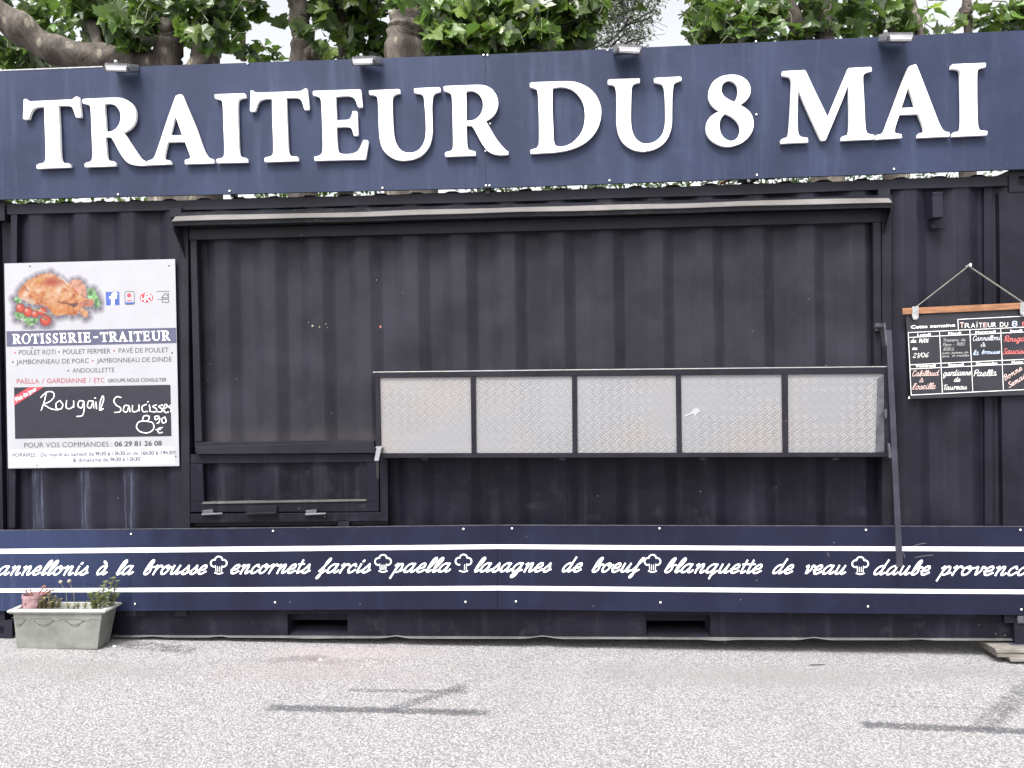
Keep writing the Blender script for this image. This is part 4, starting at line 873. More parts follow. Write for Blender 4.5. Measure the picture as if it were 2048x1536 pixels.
def vn(x, y, s, seed):
    r = np.random.RandomState(seed); t = r.rand(64, 64); X = x/s; Y_ = y/s; i = np.floor(X).astype(int); j = np.floor(Y_).astype(int); fx = X-i; fy = Y_-j
    fx = fx*fx*(3-2*fx); fy = fy*fy*(3-2*fy); g_ = lambda a, b: t[a % 64, b % 64]
    return (g_(i, j)*(1-fx)+g_(i+1, j)*fx)*(1-fy)+(g_(i, j+1)*(1-fx)+g_(i+1, j+1)*fx)*fy
hull = BODY+sum(LETT, [])+[(a+rx*cos(t), b+ry*sin(t)) for a, b, rx, ry in TOM for t in np.linspace(0, 6.28, 12)]
pp = []
for poly in [BODY]+LETT:
    for i in range(len(poly)):
        a = np.array(poly[i-1], float); b = np.array(poly[i], float)
        for t in np.linspace(0, 1, max(2, int(np.hypot(*(b-a))/25))): pp.append(a+(b-a)*t)
pp += [np.array(h, float) for h in hull[len(BODY):]]
pp = np.array(pp); dd = np.min(np.hypot(cxg[..., None]-pp[:, 0]-4, cyg[..., None]-pp[:, 1]-12), axis=-1)
inb = inpoly(cxg, cyg, BODY)
img = np.ones((ny_, nx_, 3))*np.array([.96, .96, .99]); sh = np.clip(1-dd/85, 0, 1)**1.15*.93; sh[inb] = 0.9
img = img*(1-sh[..., None])+np.array([.34, .31, .38])*sh[..., None]
def put(mask, c): img[mask] = c[mask] if isinstance(c, np.ndarray) and c.ndim == 3 else c
n1 = vn(cxg+.6*cyg, cyg, 70, 1); n2 = vn(cxg, cyg, 26, 2); n3 = vn(cxg, cyg, 14, 3)
lett = np.array([.50, .72, .45])*(0.45+1.1*n2[..., None])
for l in LETT: put(inpoly(cxg, cyg, l), lett)
ch = np.zeros((ny_, nx_, 3)); pal = [np.array(c) for c in ((.62, .28, .20), (.84, .50, .28), (.88, .64, .46), (.95, .82, .72))]
f = np.clip((n1*.55+n2*.3+n3*.15)*1.5-.25+0.25*np.exp(-(((cxg-620)/130)**2+((cyg-290)/90)**2)), 0, .999)*3; i0 = f.astype(int); t = (f-i0)[..., None]
P4 = np.array(pal); ch = P4[i0]*(1-t)+P4[np.minimum(i0+1, 3)]*t
red = np.exp(-(((cxg-600)/110)**2+((cyg-190)/45)**2))[..., None]*.8; ch = ch*(1-red)+np.array([.62, .15, .12])*red
yel = np.exp(-(((cxg-680)/160)**2+((cyg-520)/50)**2))[..., None]*.7; ch = ch*(1-yel)+np.array([.83, .45, .16])*yel
put(inb, ch)
drum = np.array([.85, .58, .48])*(0.75+.45*n2[..., None]); put(inpoly(cxg, cyg, DRUM), drum)
put(inpoly(cxg, cyg, WING), np.array([.42, .25, .2])*(0.6+.9*n3[..., None]))
for poly in ([(985,395),(1060,392),(1070,440),(1040,470),(930,480),(880,455),(920,425)],): put(inpoly(cxg, cyg, poly), np.array([.72, .42, .34])*(.7+.6*n3[..., None]))
put(inpoly(cxg, cyg, [(250,370),(330,370),(400,420),(395,450),(300,430)]), np.array([.85, .70, .62])*(.8+.3*n3[..., None]))
for a, b, rx, ry in TOM:
    d = ((cxg-a)/rx)**2+((cyg-b)/ry)**2; hl = np.exp(-(((cxg-a+rx*.35)/18)**2+((cyg-b+ry*.35)/18)**2))[..., None]
    put(d < 1, (np.array([.86, .28, .2])*(1.1-.45*d[..., None]))*(1-hl*.75)+np.array([1., .9, .85])*hl*.75)
for l in LETT[1:2]: put(inpoly(cxg, cyg, [(220,610),(260,600),(280,640),(260,650)]), np.array([.75, .78, .7]))
def seg_px(x0, y0, x1, y1, w, c):
    t = np.clip(((cxg-x0)*(x1-x0)+(cyg-y0)*(y1-y0))/((x1-x0)**2+(y1-y0)**2), 0, 1)
    put(np.hypot(cxg-x0-t*(x1-x0), cyg-y0-t*(y1-y0)) < w, np.array(c))
seg_px(680, 130, 730, 175, 6, (.88, .86, .86)); seg_px(730, 175, 770, 215, 6, (.88, .86, .86)); seg_px(360, 495, 560, 555, 5, (.6, .7, .55)); seg_px(560, 555, 630, 610, 4, (.35, .45, .3)); seg_px(490, 600, 530, 625, 7, (.3, .35, .22)); seg_px(420, 500, 480, 490, 6, (.3, .38, .2))
seg_px(720, 235, 800, 290, 5, (.9, .8, .72)); seg_px(560, 270, 500, 400, 5, (.88, .7, .5)); seg_px(420, 180, 500, 160, 9, (.80, .62, .22)); seg_px(280, 250, 320, 300, 6, (.55, .2, .15))
q = MB(); Yi = YP-.0006
pv = [[P(RX+x/RS, RY+y/RS, Yi) for x in gx] for y in gy]
q.v = [tuple(p) for row in pv for p in row]
for j in range(ny_):
    for i in range(nx_):
        c = np.clip(img[j, i], 0, 1)**1.9*.36
        if dd[j, i] > 84 and not inb[j, i]: continue
        q.f.append(((j+1)*(nx_+1)+i, (j+1)*(nx_+1)+i+1, j*(nx_+1)+i+1, j*(nx_+1)+i)); q.mi.append(0); q.col.append(tuple(c))
q.build('food_picture', M['pic'], PO)
# band and writing
PS = 1269/380.0
def Z(x, y): return (x/PS, 500+y/PS)         # coordinates of the enlarged view of the poster
def quad(mb, pts, Y, mi=0): mb.add([P(*Z(x, y), Y) for x, y in pts], [tuple(range(len(pts)))[::-1]], mi)
q = MB(); quad(q, [(42, 543), (1176, 519), (1178, 622), (45, 646)], YP-.0006); q.build('title_band', M['pband'], PO)
def ztext(mb, s, x0, x1, y0, y1, cap, Y, mi=0, bold=0.0): 
    a = Z(x0, y0); b = Z(x1, y1); text(mb, s, a[0], b[0], a[1], b[1], cap/PS, Y, mi, bold)
def glyph(i):
    (x0, y0, sc_), outer, holes = LET[i]; lps = []
    for lp in [outer]+holes: lps.append([(x+.035*y, y+.037*x) for x, y in smooth_loop(lp)])
    xm = min(p[0] for p in lps[0]); xM = max(p[0] for p in lps[0]); yM = max(p[1] for p in lps[0]); h = (yM-min(p[1] for p in lps[0]))
    return [[((x-xm)/h, (yM-y)/h) for x, y in lp] for lp in lps], (xM-xm)/h
def ell(cx, cy, rx, ry, n=28): return [(cx+rx*cos(2*pi*i/n), cy+ry*sin(2*pi*i/n)) for i in range(n)]
SOUT = [(.06,.03),(.09,.28),(.13,.28),(.19,.13),(.31,.05),(.42,.09),(.45,.2),(.38,.32),(.2,.44),(.08,.58),(.07,.78),(.17,.94),(.33,1.0),(.44,.98),(.53,.99),(.52,.76),(.48,.76),(.43,.88),(.33,.94),(.23,.88),(.22,.76),(.31,.65),(.48,.53),(.6,.38),(.6,.18),(.48,.04),(.32,-.01),(.2,.0)]
GLY = {'R': glyph(1), 'T': glyph(4), 'I': glyph(3), 'E': glyph(5), 'A': glyph(2), 'U': glyph(6), 'O': ([ell(.46,.5,.46,.52), ell(.46,.5,.29,.44)], .92), 'S': ([SOUT], .66)}
def serif_word(word, x0, x1, y0, y1, cap, Y, parent):
    gap = .07; tot = sum(GLY[c][1]+gap for c in word)-gap; bm = bmesh.new(); cx = 0; k_ = (x1-x0)/tot
    for c in word:
        lps, wd2 = GLY[c]; edges = []
        for lp in lps:
            vs = []
            for (u, v) in lp:
                t = (cx+u)/tot; q_ = Z(x0+(x1-x0)*t, y0+(y1-y0)*t-v*cap); vs.append(bm.verts.new(P(q_[0], q_[1], Y)))
            edges += [bm.edges.new((vs[i], vs[(i+1) % len(vs)])) for i in range(len(vs))]
        bmesh.ops.triangle_fill(bm, use_beauty=True, use_dissolve=False, edges=edges, normal=(0, -1, 0)); cx += wd2+gap
    me = bpy.data.meshes.new('lettering'); bm.to_mesh(me); bm.free(); me.materials.append(M['ink'])
    o = bpy.data.objects.new('lettering', me); COL.objects.link(o); o.parent = parent; o.location = -parent.location
Y1 = YP-.0014; serif_word('ROTISSERIE', 80, 606, 628, 616, 66, Y1, PO); serif_word('TRAITEUR', 668, 1138, 614, 604, 66, Y1, PO)
q = MB(); quad(q, [(626, 577), (654, 576), (654, 587), (626, 588)], Y1); q.build('lettering', M['ink'], PO)
q = MB(); Y1 = YP-.0007
for s, a, b, ya, yb_, c in (('POULET ROTI', 126, 370, 700, 697, 33), ('POULET FERMIER', 420, 738, 696, 690, 33), ('PAVÉ DE POULET', 792, 1126, 688, 683, 33),
    ('JAMBONNEAU DE PORC', 108, 594, 764, 755, 32), ('JAMBONNEAU DE DINDE', 646, 1146, 754, 745, 32), ('ANDOUILLETTE', 484, 764, 820, 816, 31), ('POUR VOS COMMANDES :', 162, 750, 1320, 1313, 34)):
    q = MB(); ztext(q, s, a, b, ya, yb_, c, Y1, 0, 0); q.build('lettering', M['pgrey'], PO)
q = MB()
for s, a, b, ya, yb_, c, bo in (('GROUPE NOUS CONSULTER', 720, 1113, 884, 878, 24, .008), ('06 29 81 26 08', 765, 1081, 1312, 1306, 33, .02)): q = MB(); ztext(q, s, a, b, ya, yb_, c, Y1, 0, bo); q.build('lettering', M['pdark'], PO)
q = MB()
for s, a, b, ya, yb_, c in (('PAËLLA', 112, 262, 893, 892, 32), ('/', 280, 292, 892, 892, 34), ('GARDIANNE', 314, 575, 890, 887, 33), ('/', 594, 606, 887, 887, 34), ('ETC', 626, 697, 886, 885, 32)): q = MB(); ztext(q, s, a, b, ya, yb_, c, Y1, 0, .002); q.build('lettering', M['pred'], PO)
q = MB()
for x, y, r_, mi in ((100, 686, 6, 0), (393, 681, 6, 1), (763, 673, 6, 0), (85, 749, 6, 1), (620, 740, 6, 0), (456, 806, 6, 1)):
    q = MB(); quad(q, [(x+r_*cos(i*pi/4), y+r_*sin(i*pi/4)) for i in range(8)], Y1, 0); q.build('bullet', M['pgrey'] if mi else M['pred'], PO)
q = MB(); quad(q, [(94, 918), (1138, 900), (1145, 1243), (101, 1261)], YP-.0008); DP = q.build('daily_special_panel', M['pslate'], PO)
q = MB(); quad(q, [(95, 978), (190, 917), (292, 915), (96, 1038)], YP-.0014); q.build('ribbon', M['pred2'], DP)
def rotz(cx, cy, a):
    ca, sa = cos(R(a)), sin(R(a)); return lambda p: (cx+(p[0]-cx)*ca+(p[1]-cy)*sa, cy-(p[0]-cx)*sa+(p[1]-cy)*ca)
q = MB(); c0 = Z(110, 1012); text(q, 'Plat du jour', c0[0], c0[0]+158/PS, c0[1], c0[1], 25/PS, YP-.0020, 0, .03, rotz(c0[0], c0[1], 29.5)); q.build('lettering', M['ink'], DP)
HW = [[(310,948),(296,1010),(275,1070)], [(272,985),(310,950),(350,948),(362,975),(335,1010),(290,1030)], [(290,1030),(340,1060),(388,1068)],
 [(400,1005),(375,1025),(378,1058),(405,1062),(420,1035),(400,1005)], [(445,1005),(442,1050),(465,1060),(490,1040),(492,1008)], [(492,1008),(492,1050)],
 [(560,1010),(530,1008),(520,1040),(545,1055),(560,1015),(562,1060),(550,1105),(512,1112)], [(622,1008),(592,1010),(585,1045),(605,1055),(622,1015),(626,1055)], [(640,1015),(645,1060)], [(632,990),(638,988)], [(665,1070),(668,1020),(685,975),(692,1000),(672,1065),(690,1060)],
 [(808,985),(780,980),(760,1005),(775,1035),(805,1055),(800,1080),(765,1085)], [(862,1040),(832,1040),(825,1075),(848,1080),(862,1045),(868,1080)], [(885,1038),(885,1075),(905,1080),(925,1065),(928,1035)], [(928,1035),(930,1075)],
 [(978,1030),(950,1045),(955,1078),(985,1078)], [(998,1035),(1002,1078)], [(985,1015),(992,1012)], [(1045,1035),(1020,1045),(1045,1062),(1040,1080),(1012,1080)], [(1085,1035),(1060,1045),(1082,1062),(1078,1080),(1052,1080)], [(1095,1060),(1118,1045),(1105,1030),(1090,1060),(1105,1085),(1125,1082)], [(1145,1035),(1128,1048),(1144,1060),(1140,1080)],
 [(985,1105),(960,1110),(955,1140),(985,1140),(998,1115),(980,1105)], [(965,1140),(925,1150),(912,1185),(940,1215),(990,1220),(1025,1195),(1020,1155),(975,1142)],
 [(1062,1110),(1035,1112),(1040,1135),(1065,1120),(1062,1150),(1048,1158)], [(1100,1115),(1080,1130),(1088,1155),(1110,1145),(1100,1115)], [(1085,1185),(1055,1195),(1060,1220),(1085,1218)], [(1042,1200),(1072,1198)]]
for sel in (lambda x, y: x < 720 and y < 1090, lambda x, y: x >= 720 and y < 1090, lambda x, y: y >= 1090):
    q = MB()
    for s in HW:
        if sel(min(p[0] for p in s), min(p[1] for p in s)): ribbon(q, [Z(*p) for p in s], 2.15, YP-.0014, contrast=.15, sub=5)
    q.build('handwriting', M['chalk'], DP)
q = MB(); quad(q, [(64, 1335), (1165, 1310), (1168, 1428), (66, 1450)], YP-.0007); HP = q.build('hours_label', M['plabel'], PO)
q = MB(); Y1 = YP-.0013
for s, a, b, ya, yb_, c in (('HORAIRES :', 78, 252, 1382, 1380, 27), ('Du mardi au samedi de', 272, 628, 1380, 1374, 27), ('et de', 846, 925, 1370, 1369, 26), ('& dimanche de', 486, 726, 1416, 1413, 26)): q = MB(); ztext(q, s, a, b, ya, yb_, c, Y1, 0, .004); q.build('lettering', M['pdark'], HP)
q = MB()
for s, a, b, ya, yb_, c in (('9h30 à 13h30', 637, 836, 1373, 1370, 26), ('16h30 à 19h30!', 940, 1170, 1369, 1365, 26), ('9h30 à 13h30', 736, 936, 1412, 1408, 26)): q = MB(); ztext(q, s, a, b, ya, yb_, c, Y1, 0, .018); q.build('lettering', M['pdark'], HP)
# small emblems
q = MB(); quad(q, [(706, 281), (796, 278), (798, 367), (709, 370)], YP-.0007, 0)
quad(q, [(742, 369), (742, 326), (730, 326), (730, 310), (742, 310), (743, 297), (752, 286), (768, 284), (783, 286), (783, 302), (770, 303), (764, 310), (782, 309), (780, 325), (764, 326), (764, 368)], YP-.0013, 1); q.build('social_emblem', [M['pblue'], M['ink']], PO)
def zline(mb, pts, w, Y, mi=0, sub=1): 
    for a, b in zip(pts[:-1], pts[1:]): ribbon(mb, [Z(*a), Z(*b)], w, Y, mi, contrast=0)
q = MB(); zline(q, [(834, 285), (840, 278), (888, 276), (896, 284), (898, 355), (892, 362), (842, 364), (835, 357), (834, 285)], .9, YP-.0007, 0); quad(q, [(862+14*cos(i*pi/5), 303+14*sin(i*pi/5)) for i in range(10)], YP-.0008, 1); quad(q, [(836, 350), (897, 348), (896, 362), (837, 364)], YP-.0012, 2); quad(q, [(848, 336), (882, 335), (882, 340), (848, 341)], YP-.0009, 1)
q.build('charge_emblem', [M['pgrey'], M['pred2'], M['pblue']], PO)
q = MB(); quad(q, [(978+44*cos(i*pi/8), 318+32*sin(i*pi/8)) for i in range(16)], YP-.0008, 0)
zline(q, [(968, 342), (972, 296), (995, 296), (998, 310), (975, 318), (1000, 344)], 2.2, YP-.0014, 1); zline(q, [(945, 312), (947, 330), (960, 328)], 1.6, YP-.0014, 1); zline(q, [(1008, 305), (1010, 330)], 1.6, YP-.0014, 1); q.build('quality_emblem', [M['pred2'], M['ink']], PO)
q = MB(); zline(q, [(1048, 277), (1130, 275)], .9, YP-.0008); zline(q, [(1078, 319), (1104, 288), (1129, 318), (1078, 319)], 1.1, YP-.0009); zline(q, [(1054, 331), (1082, 330)], 1., YP-.0008); zline(q, [(1082, 329), (1125, 328), (1126, 349), (1083, 350), (1082, 329)], 1.1, YP-.001); zline(q, [(1122, 305), (1122, 288)], 1.4, YP-.001); q.build('house_emblem', M['pgrey'], PO)
q = MB()
for x, y in ((200, 108), (1128, 104), (1148, 686), (213, 655), (1172, 1378), (246, 1438)): q = MB(); q.ball(P(*Z(x, y), YP-.001), .005, 7, 5, 0, (1.3, .5, .7)); q.build('rivet', M['pgrey'], PO)

# ------------------------------------------------------------ hanging chalkboard at the right
YC = -0.020
CB = thing('chalkboard', 'hanging black weekly menu chalkboard with wooden top bar right of the hatch', 'chalkboard', P(1938, 800, YC))
q = MB(); q.slab([(1811.5, 632), (2066, 617), (2076, 789), (1822, 798)], YC, YC+.008, 0, .001); q.build('board', M['slate'], CB)
q = MB(); q.slab([(1805.5, 616.5), (2072, 604), (2073, 617), (1806, 629)], YC-.012, YC-.001, 0, .002); q.build('wooden_bar', M['oak'], CB)
def clip(cx, cy):
    q = MB(); pts = [(cx-6, cy-14), (cx+6.5, cy-15)]+[(cx+6.5*cos(R(a)), cy+6+7*sin(R(a))) for a in range(0, 181, 30)]
    q.slab(pts, YC-.017, YC-.0125, 0, .001); o = q.build('clip', M['zinc'], CB)
    q = MB(); q.ball(P(cx+.5, cy+8, YC-.018), .0055, 8, 6, 0, (1, .6, 1)); q.build('rivet', M['screw'], o)
clip(1831, 627); clip(2047, 619)
q = MB(); nail = P(1937, 532, -.004); yk = [P(1832, 614, YC-.012), nail, P(2046, 605, YC-.012)]
for a, b in zip(yk[:-1], yk[1:]):
    for ph in (0, pi):
        pts = []
        for i in range(46):
            t = i/45; p = a.lerp(b, t); an = t*2*pi*11+ph; pts.append(p+Vector((sin(an)*.0022, cos(an)*.0022, sin(an)*.0022)))
        q.tube(pts, .0022, 5)
q.build('cord', M['cord'], CB)
q = MB(); q.tube([nail+Vector((-.002, .035, .0)), nail+Vector((0, -.012, .004))], .004, 8); q.ball(nail+Vector((.004, -.014, .003)), .010, 9, 6, 0, (.7, .5, 1.1))
tag(q.build('hook', M['screw']), 'small white hook on the wall that carries the chalkboard cord', 'hook')
S8 = 1828/238.0
def W(x, y): return (1810+x/S8, 600+y/S8)
def wl_(mb, pts, w, Y, mi=0):
    for a, b in zip(pts[:-1], pts[1:]): ribbon(mb, [W(*a), W(*b)], w, Y, mi, contrast=0)
q = MB(); Yc = YC-.0008; wd_ = 1.15
EX = 2040
row = lambda y0, x: y0-(x-50)*.047
for y0 in (500, 575, 995, 1060, 1460):
    xs0 = 50+(y0-500)*.045; wl_(q, [(xs0, y0), (1000, row(y0, 1000)), (EX, row(y0, EX))], wd_, Yc)
for (xa_, ya, xb_, yb_) in ((50, 500, 95, 1460), (530, 478, 575, 1440), (995, 456, 1042, 1415), (1470, 434, 1512, 1395), (EX-60, 408, EX-20, 1372)): wl_(q, [(xa_, ya), (xb_, yb_)], wd_, Yc)
wl_(q, [(820, 465), (812, 298), (EX-60, 240), (EX-55, 408)], wd_, Yc); q.build('ruled_grid', M['chalk'], CB)
q = MB()
def wtext(s, x0, x1, y, cap, bold=.03, mi=0):
    a = W(x0, y); b = W(x1, y-(x1-x0)*.047); text(q, s, a[0], b[0], a[1], b[1], cap/S8, Yc-.0003, mi, bold)
wtext('Cette', 90, 345, 440, 48, .022); wtext('semaine', 385, 770, 425, 48, .022); q.build('lettering', M['chalk'], CB)
for s, a, b, y in (('Lundi', 190, 395, 558), ('Mardi', 665, 862, 535), ('Mercredi', 1080, 1392, 518), ('Jeudi', 1605, 1800, 497), ('Vendredi', 160, 470, 1038), ('Samedi', 665, 902, 1022), ('Dimanche', 1092, 1420, 1003), ('Memo', 1640, 1815, 978)): q = MB(); wtext(s, a, b, y, 42, .018); q.build('lettering', M['chalk'], CB)
def hand(mb, s, x0, x1, y, xh, wpx, mi=0, slant=.25, rot=None):
    a = W(x0, y); b = W(x1, y-(x1-x0)*.03); script(mb, s, a[0], b[0], a[1], b[1], xh/S8, wpx, Yc-.0003, slant, mi, 4, .2, .15, rot)
HM = [M['chalk'], M['chalkdim'], plain('pale_chalk', (.6, .62, .68), .6), M['chalkblue'], M['chalkred'], M['chalkpink']]; q = MB()
for s, a, b, y, xh, w_, mi in (('du', 85, 175, 655, 38, 1.2, 0), ('14/06', 205, 362, 655, 36, 1.2, 0), ('au', 110, 190, 765, 34, 1.2, 0), ('21/06', 115, 365, 885, 42, 1.1, 0),
    ('Travers', 580, 825, 640, 28, .75, 1), ('de', 860, 930, 630, 26, .75, 1), ('Porc', 575, 715, 712, 28, .75, 1), ('-', 740, 765, 705, 26, .75, 1), ('RIBS', 790, 920, 700, 26, .75, 1), ('BBQ', 580, 755, 778, 26, .75, 1), ('avec pomme de', 570, 975, 830, 20, .65, 1), ('terre', 570, 680, 880, 20, .65, 1), ('et crudites', 725, 985, 870, 20, .65, 1),
    ('Cannelloni', 1040, 1465, 625, 44, 1.1, 2), ('à', 1160, 1240, 715, 40, 1.1, 2), ('la', 1045, 1135, 845, 46, 1.1, 3), ('brousse', 1175, 1465, 830, 38, 1.1, 3),
    ('Rougail', 1515, 1930, 640, 52, 1.3, 4), ('Saucisses', 1500, 1960, 830, 50, 1.3, 4),
    ('Cabillaud', 110, 520, 1170, 50, 1.15, 5), ('à', 220, 285, 1262, 44, 1.1, 5), ("l'oseille", 110, 470, 1375, 56, 1.15, 5),
    ('gardianne', 585, 1015, 1165, 52, 1.2, 0), ('de', 750, 850, 1255, 42, 1.2, 0), ('Taureau', 580, 955, 1380, 46, 1.2, 0), ('Paella', 1045, 1410, 1170, 56, 1.3, 0)):
    q = MB(); hand(q, s, a, b, y, xh, w_*.88, 0); q.build('handwriting', HM[mi], CB)
c1 = W(1530, 1240); c2 = W(1600, 1350)
q = MB(); hand(q, 'Bonne', 1530, 1860, 1240, 46, 1.15, 0, rot=rotz(c1[0], c1[1], 30)); q.build('handwriting', HM[5], CB); q = MB(); hand(q, 'Semaine', 1600, 2010, 1350, 46, 1.15, 0, rot=rotz(c2[0], c2[1], 30))
q.build('handwriting', HM[5], CB)
q = MB(); hx_ = 845
for i, (chx, wdt, mi, dy) in enumerate((('T', 60, 2, 0), ('R', 80, 0, 0), ('A', 65, 0, 0), ('Ï', 28, 0, 0), ('T', 55, 0, 0), ('E', 55, 2, 0), ('U', 60, 0, 0), ('R', 55, 0, 0), (' ', 30, 0, 0), ('D', 55, 0, 0), ('U', 55, 0, 0), (' ', 30, 0, 0), ('8', 85, 1, 0), (' ', 50, 0, 0), ('M', 65, 3, 0), ('A', 65, 0, 0), ('I', 14, 2, 0))):
    if chx != ' ': 
        a = W(hx_, 430-(hx_-845)*.028); b = W(hx_+wdt, 428-(hx_-845)*.028); text(q, chx, a[0], b[0], a[1], b[1], (88 if chx in 'T8' and i in (0, 12) else 72)/S8, Yc-.0003, mi, -.003)
    hx_ += wdt+14
q.build('handwriting', [M['chalk'], M['chalkblue'], M['chalkpink'], M['chalkred']], CB)
q = MB(); quad_ = [W(48, 1518), W(78, 1515), W(70, 1478), W(60, 1478)]; q.add([P(*p, Yc) for p in quad_], [(0, 1, 2, 3)]); q.build('corner_mark', M['chalk'], CB)

# ------------------------------------------------------------ plank packers under the right corner
def plank(px0, px1, y0, y1, Yf, dep, lab):
    q = MB(); q.slab([(px0, y0), (px1, y0+.5), (px1, y1+.5), (px0+3, y1)], Yf, Yf+dep, 0, .003)
    o = q.build('plank', M['plank']); tag(o, lab, 'plank', 'planks packed under the corner'); return o
plank(1990, 2125, 1298, 1306, -.07, .26, 'pale weathered plank, topmost of the stack under the right corner')
plank(1993, 2122, 1306.8, 1315, -.065, .25, 'weathered plank in the middle of the stack under the right corner')
plank(2019, 2120, 1315.8, 1324, -.075, .25, 'shorter grey plank at the bottom of the stack under the right corner')

# ------------------------------------------------------------ planter with its plants
gx0, gx1 = P(35, 1295, -.158).x, P(195, 1297, -.158).x
zb0 = gz(-2.5, -.12)+.002; xr0, xr1 = P(14, 1228, -.186).x, P(211, 1230, -.186).x; zr = P(110, 1220.5, -.186).z
PL = thing('planter', 'long grey trough planter with scalloped relief standing before the container', 'planter', ((gx0+gx1)/2, -.11, zb0))
def ring(x0, x1, y0, y1, z): return [(x0, y0, z), (x1, y0, z), (x1, y1, z), (x0, y1, z)]
def loft(mb, rings, cap0=False, cap1=False):
    vs = sum(rings, []); n = 4; fs = []
    for i in range(len(rings)-1):
        for k_ in range(n): fs.append((i*n+k_, i*n+(k_+1) % n, (i+1)*n+(k_+1) % n, (i+1)*n+k_))
    if cap0: fs.append((3, 2, 1, 0))
    if cap1: b = (len(rings)-1)*n; fs.append((b, b+1, b+2, b+3))
    mb.add(vs, fs)
q = MB(); i_ = .022
loft(q, [ring(gx0, gx1, -.158, -.04, zb0), ring(gx0-.002, gx1+.002, -.160, -.038, zb0+.012), ring(xr0+.028, xr1-.028, -.174, -.024, zr-.020)], True)
o = q.build('trough', M['stone'], PL)
q = MB(); loft(q, [ring(xr0+.024, xr1-.024, -.176, -.022, zr-.023), ring(xr0+.004, xr1-.004, -.186, -.017, zr-.016), ring(xr0, xr1, -.190, -.016, zr-.008), ring(xr0+.006, xr1-.006, -.184, -.019, zr), ring(xr0+.035, xr1-.035, -.160, -.036, zr), ring(xr0+.05, xr1-.05, -.156, -.040, zr-.06)])
q.build('rim', M['stonerim'], PL)
q = MB(); q.add([(xr0+.036, -.158, zr-.045), (xr1-.036, -.158, zr-.045), (xr1-.036, -.038, zr-.045), (xr0+.036, -.038, zr-.045)], [(0, 1, 2, 3)]); q.build('soil', M['soil'], PL)
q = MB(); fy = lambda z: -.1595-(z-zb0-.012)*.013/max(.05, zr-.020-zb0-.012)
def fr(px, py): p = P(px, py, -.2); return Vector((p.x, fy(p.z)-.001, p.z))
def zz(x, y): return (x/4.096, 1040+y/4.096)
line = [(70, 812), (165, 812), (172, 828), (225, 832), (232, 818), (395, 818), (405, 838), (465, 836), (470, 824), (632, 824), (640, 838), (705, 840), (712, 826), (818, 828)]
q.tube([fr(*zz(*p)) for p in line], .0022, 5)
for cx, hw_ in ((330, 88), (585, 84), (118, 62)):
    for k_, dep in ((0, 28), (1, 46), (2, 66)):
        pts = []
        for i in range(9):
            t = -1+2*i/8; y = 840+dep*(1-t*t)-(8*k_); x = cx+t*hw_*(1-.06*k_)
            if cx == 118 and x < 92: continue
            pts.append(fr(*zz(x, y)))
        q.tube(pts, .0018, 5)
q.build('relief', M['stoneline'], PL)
# plants
def leafblades(mb, base, n, L, spread, seed, wid=.008, droop=.3, colr=(.7, 1.3), upb=.8):
    rr = random.Random(seed)
    for i in range(n):
        a = rr.uniform(0, 2*pi); d = Vector((cos(a)*spread, sin(a)*spread, upb)).normalized(); l = L*rr.uniform(.55, 1)
        s = d.cross(Vector((0, 0, 1))); s = s.normalized()*wid if s.length > 1e-4 else Vector((wid, 0, 0)); b = Vector(base)
        m = b+d*l*.55; t = b+d*l+Vector((0, 0, -droop*l*rr.random())); k_ = rr.uniform(*colr)
        mb.add([b, m+s, t, m-s], [(0, 1, 2), (0, 2, 3)], 0, (k_*rr.uniform(.9, 1.1), k_, k_*rr.uniform(.7, 1)))
def tuft(name, lab, cat, stems, mat, smat, grp=None, L=.045, wid=.006, seed=1, per=14, dens=5):
    root = thing(name, lab, cat, stems[0][0], grp); q = MB(); l = MB(); rr = random.Random(seed)
    for j, st in enumerate(stems):
        st = [Vector(p) for p in st]; q.tube(st, [.004*(1-.5*i/len(st)) for i in range(len(st))], 5)
        for i in range(dens):
            t = .35+.65*i/(dens-1); k_ = min(len(st)-2, int(t*(len(st)-1))); p = st[k_].lerp(st[k_+1], t*(len(st)-1)-k_)
            leafblades(l, p, per, L*(1.1-.35*t), 1., seed*91+j*17+i, wid, .25)
    q.build('stem', smat, root); l.build('foliage', mat, root); return root
zs = zr-.045
def PT(zx, zy, Y=-.11): p = P(*zz(zx, zy), Y); return Vector((p.x, Y, p.z))
def stemto(x, y, bx_, Y=-.11, n=4, by=None):
    b = Vector((PT(bx_, 700).x, Y, zs)); e = PT(x, y, Y); return [b.lerp(e, i/(n-1))+Vector((0, 0, .01*sin(pi*i/(n-1)))) for i in range(n)]
tuft('spurge_plant', 'tall bushy green spurge at the right end of the planter', 'plant', [stemto(925, 490, 830), stemto(860, 520, 810), stemto(960, 510, 870, -.09), stemto(790, 600, 790), stemto(900, 600, 860, -.13), stemto(740, 610, 760), stemto(960, 620, 880, -.1), stemto(830, 640, 820, -.125), stemto(780, 680, 780, -.125)], M['herb'], M['stem'], None, .042, .0045, 4, 16, 5)
tuft('sedum_plant', 'low brownish straggling sedum in the middle left of the planter', 'plant', [stemto(400, 620, 400), stemto(450, 640, 430), stemto(360, 650, 370, -.12), stemto(490, 660, 460), stemto(420, 680, 420, -.13), stemto(330, 680, 340, -.13)], M['dryherb'], M['stem'], None, .036, .004, 9, 16, 4)
tuft('weed_plant', 'sparse pale green weeds low in the centre of the planter', 'plant', [stemto(560, 700, 560, -.12), stemto(640, 690, 640, -.12), stemto(700, 690, 700, -.12), stemto(610, 710, 610, -.13), stemto(250, 700, 250, -.12)], M['herb'], M['stem'], None, .03, .0025, 14, 10, 4)
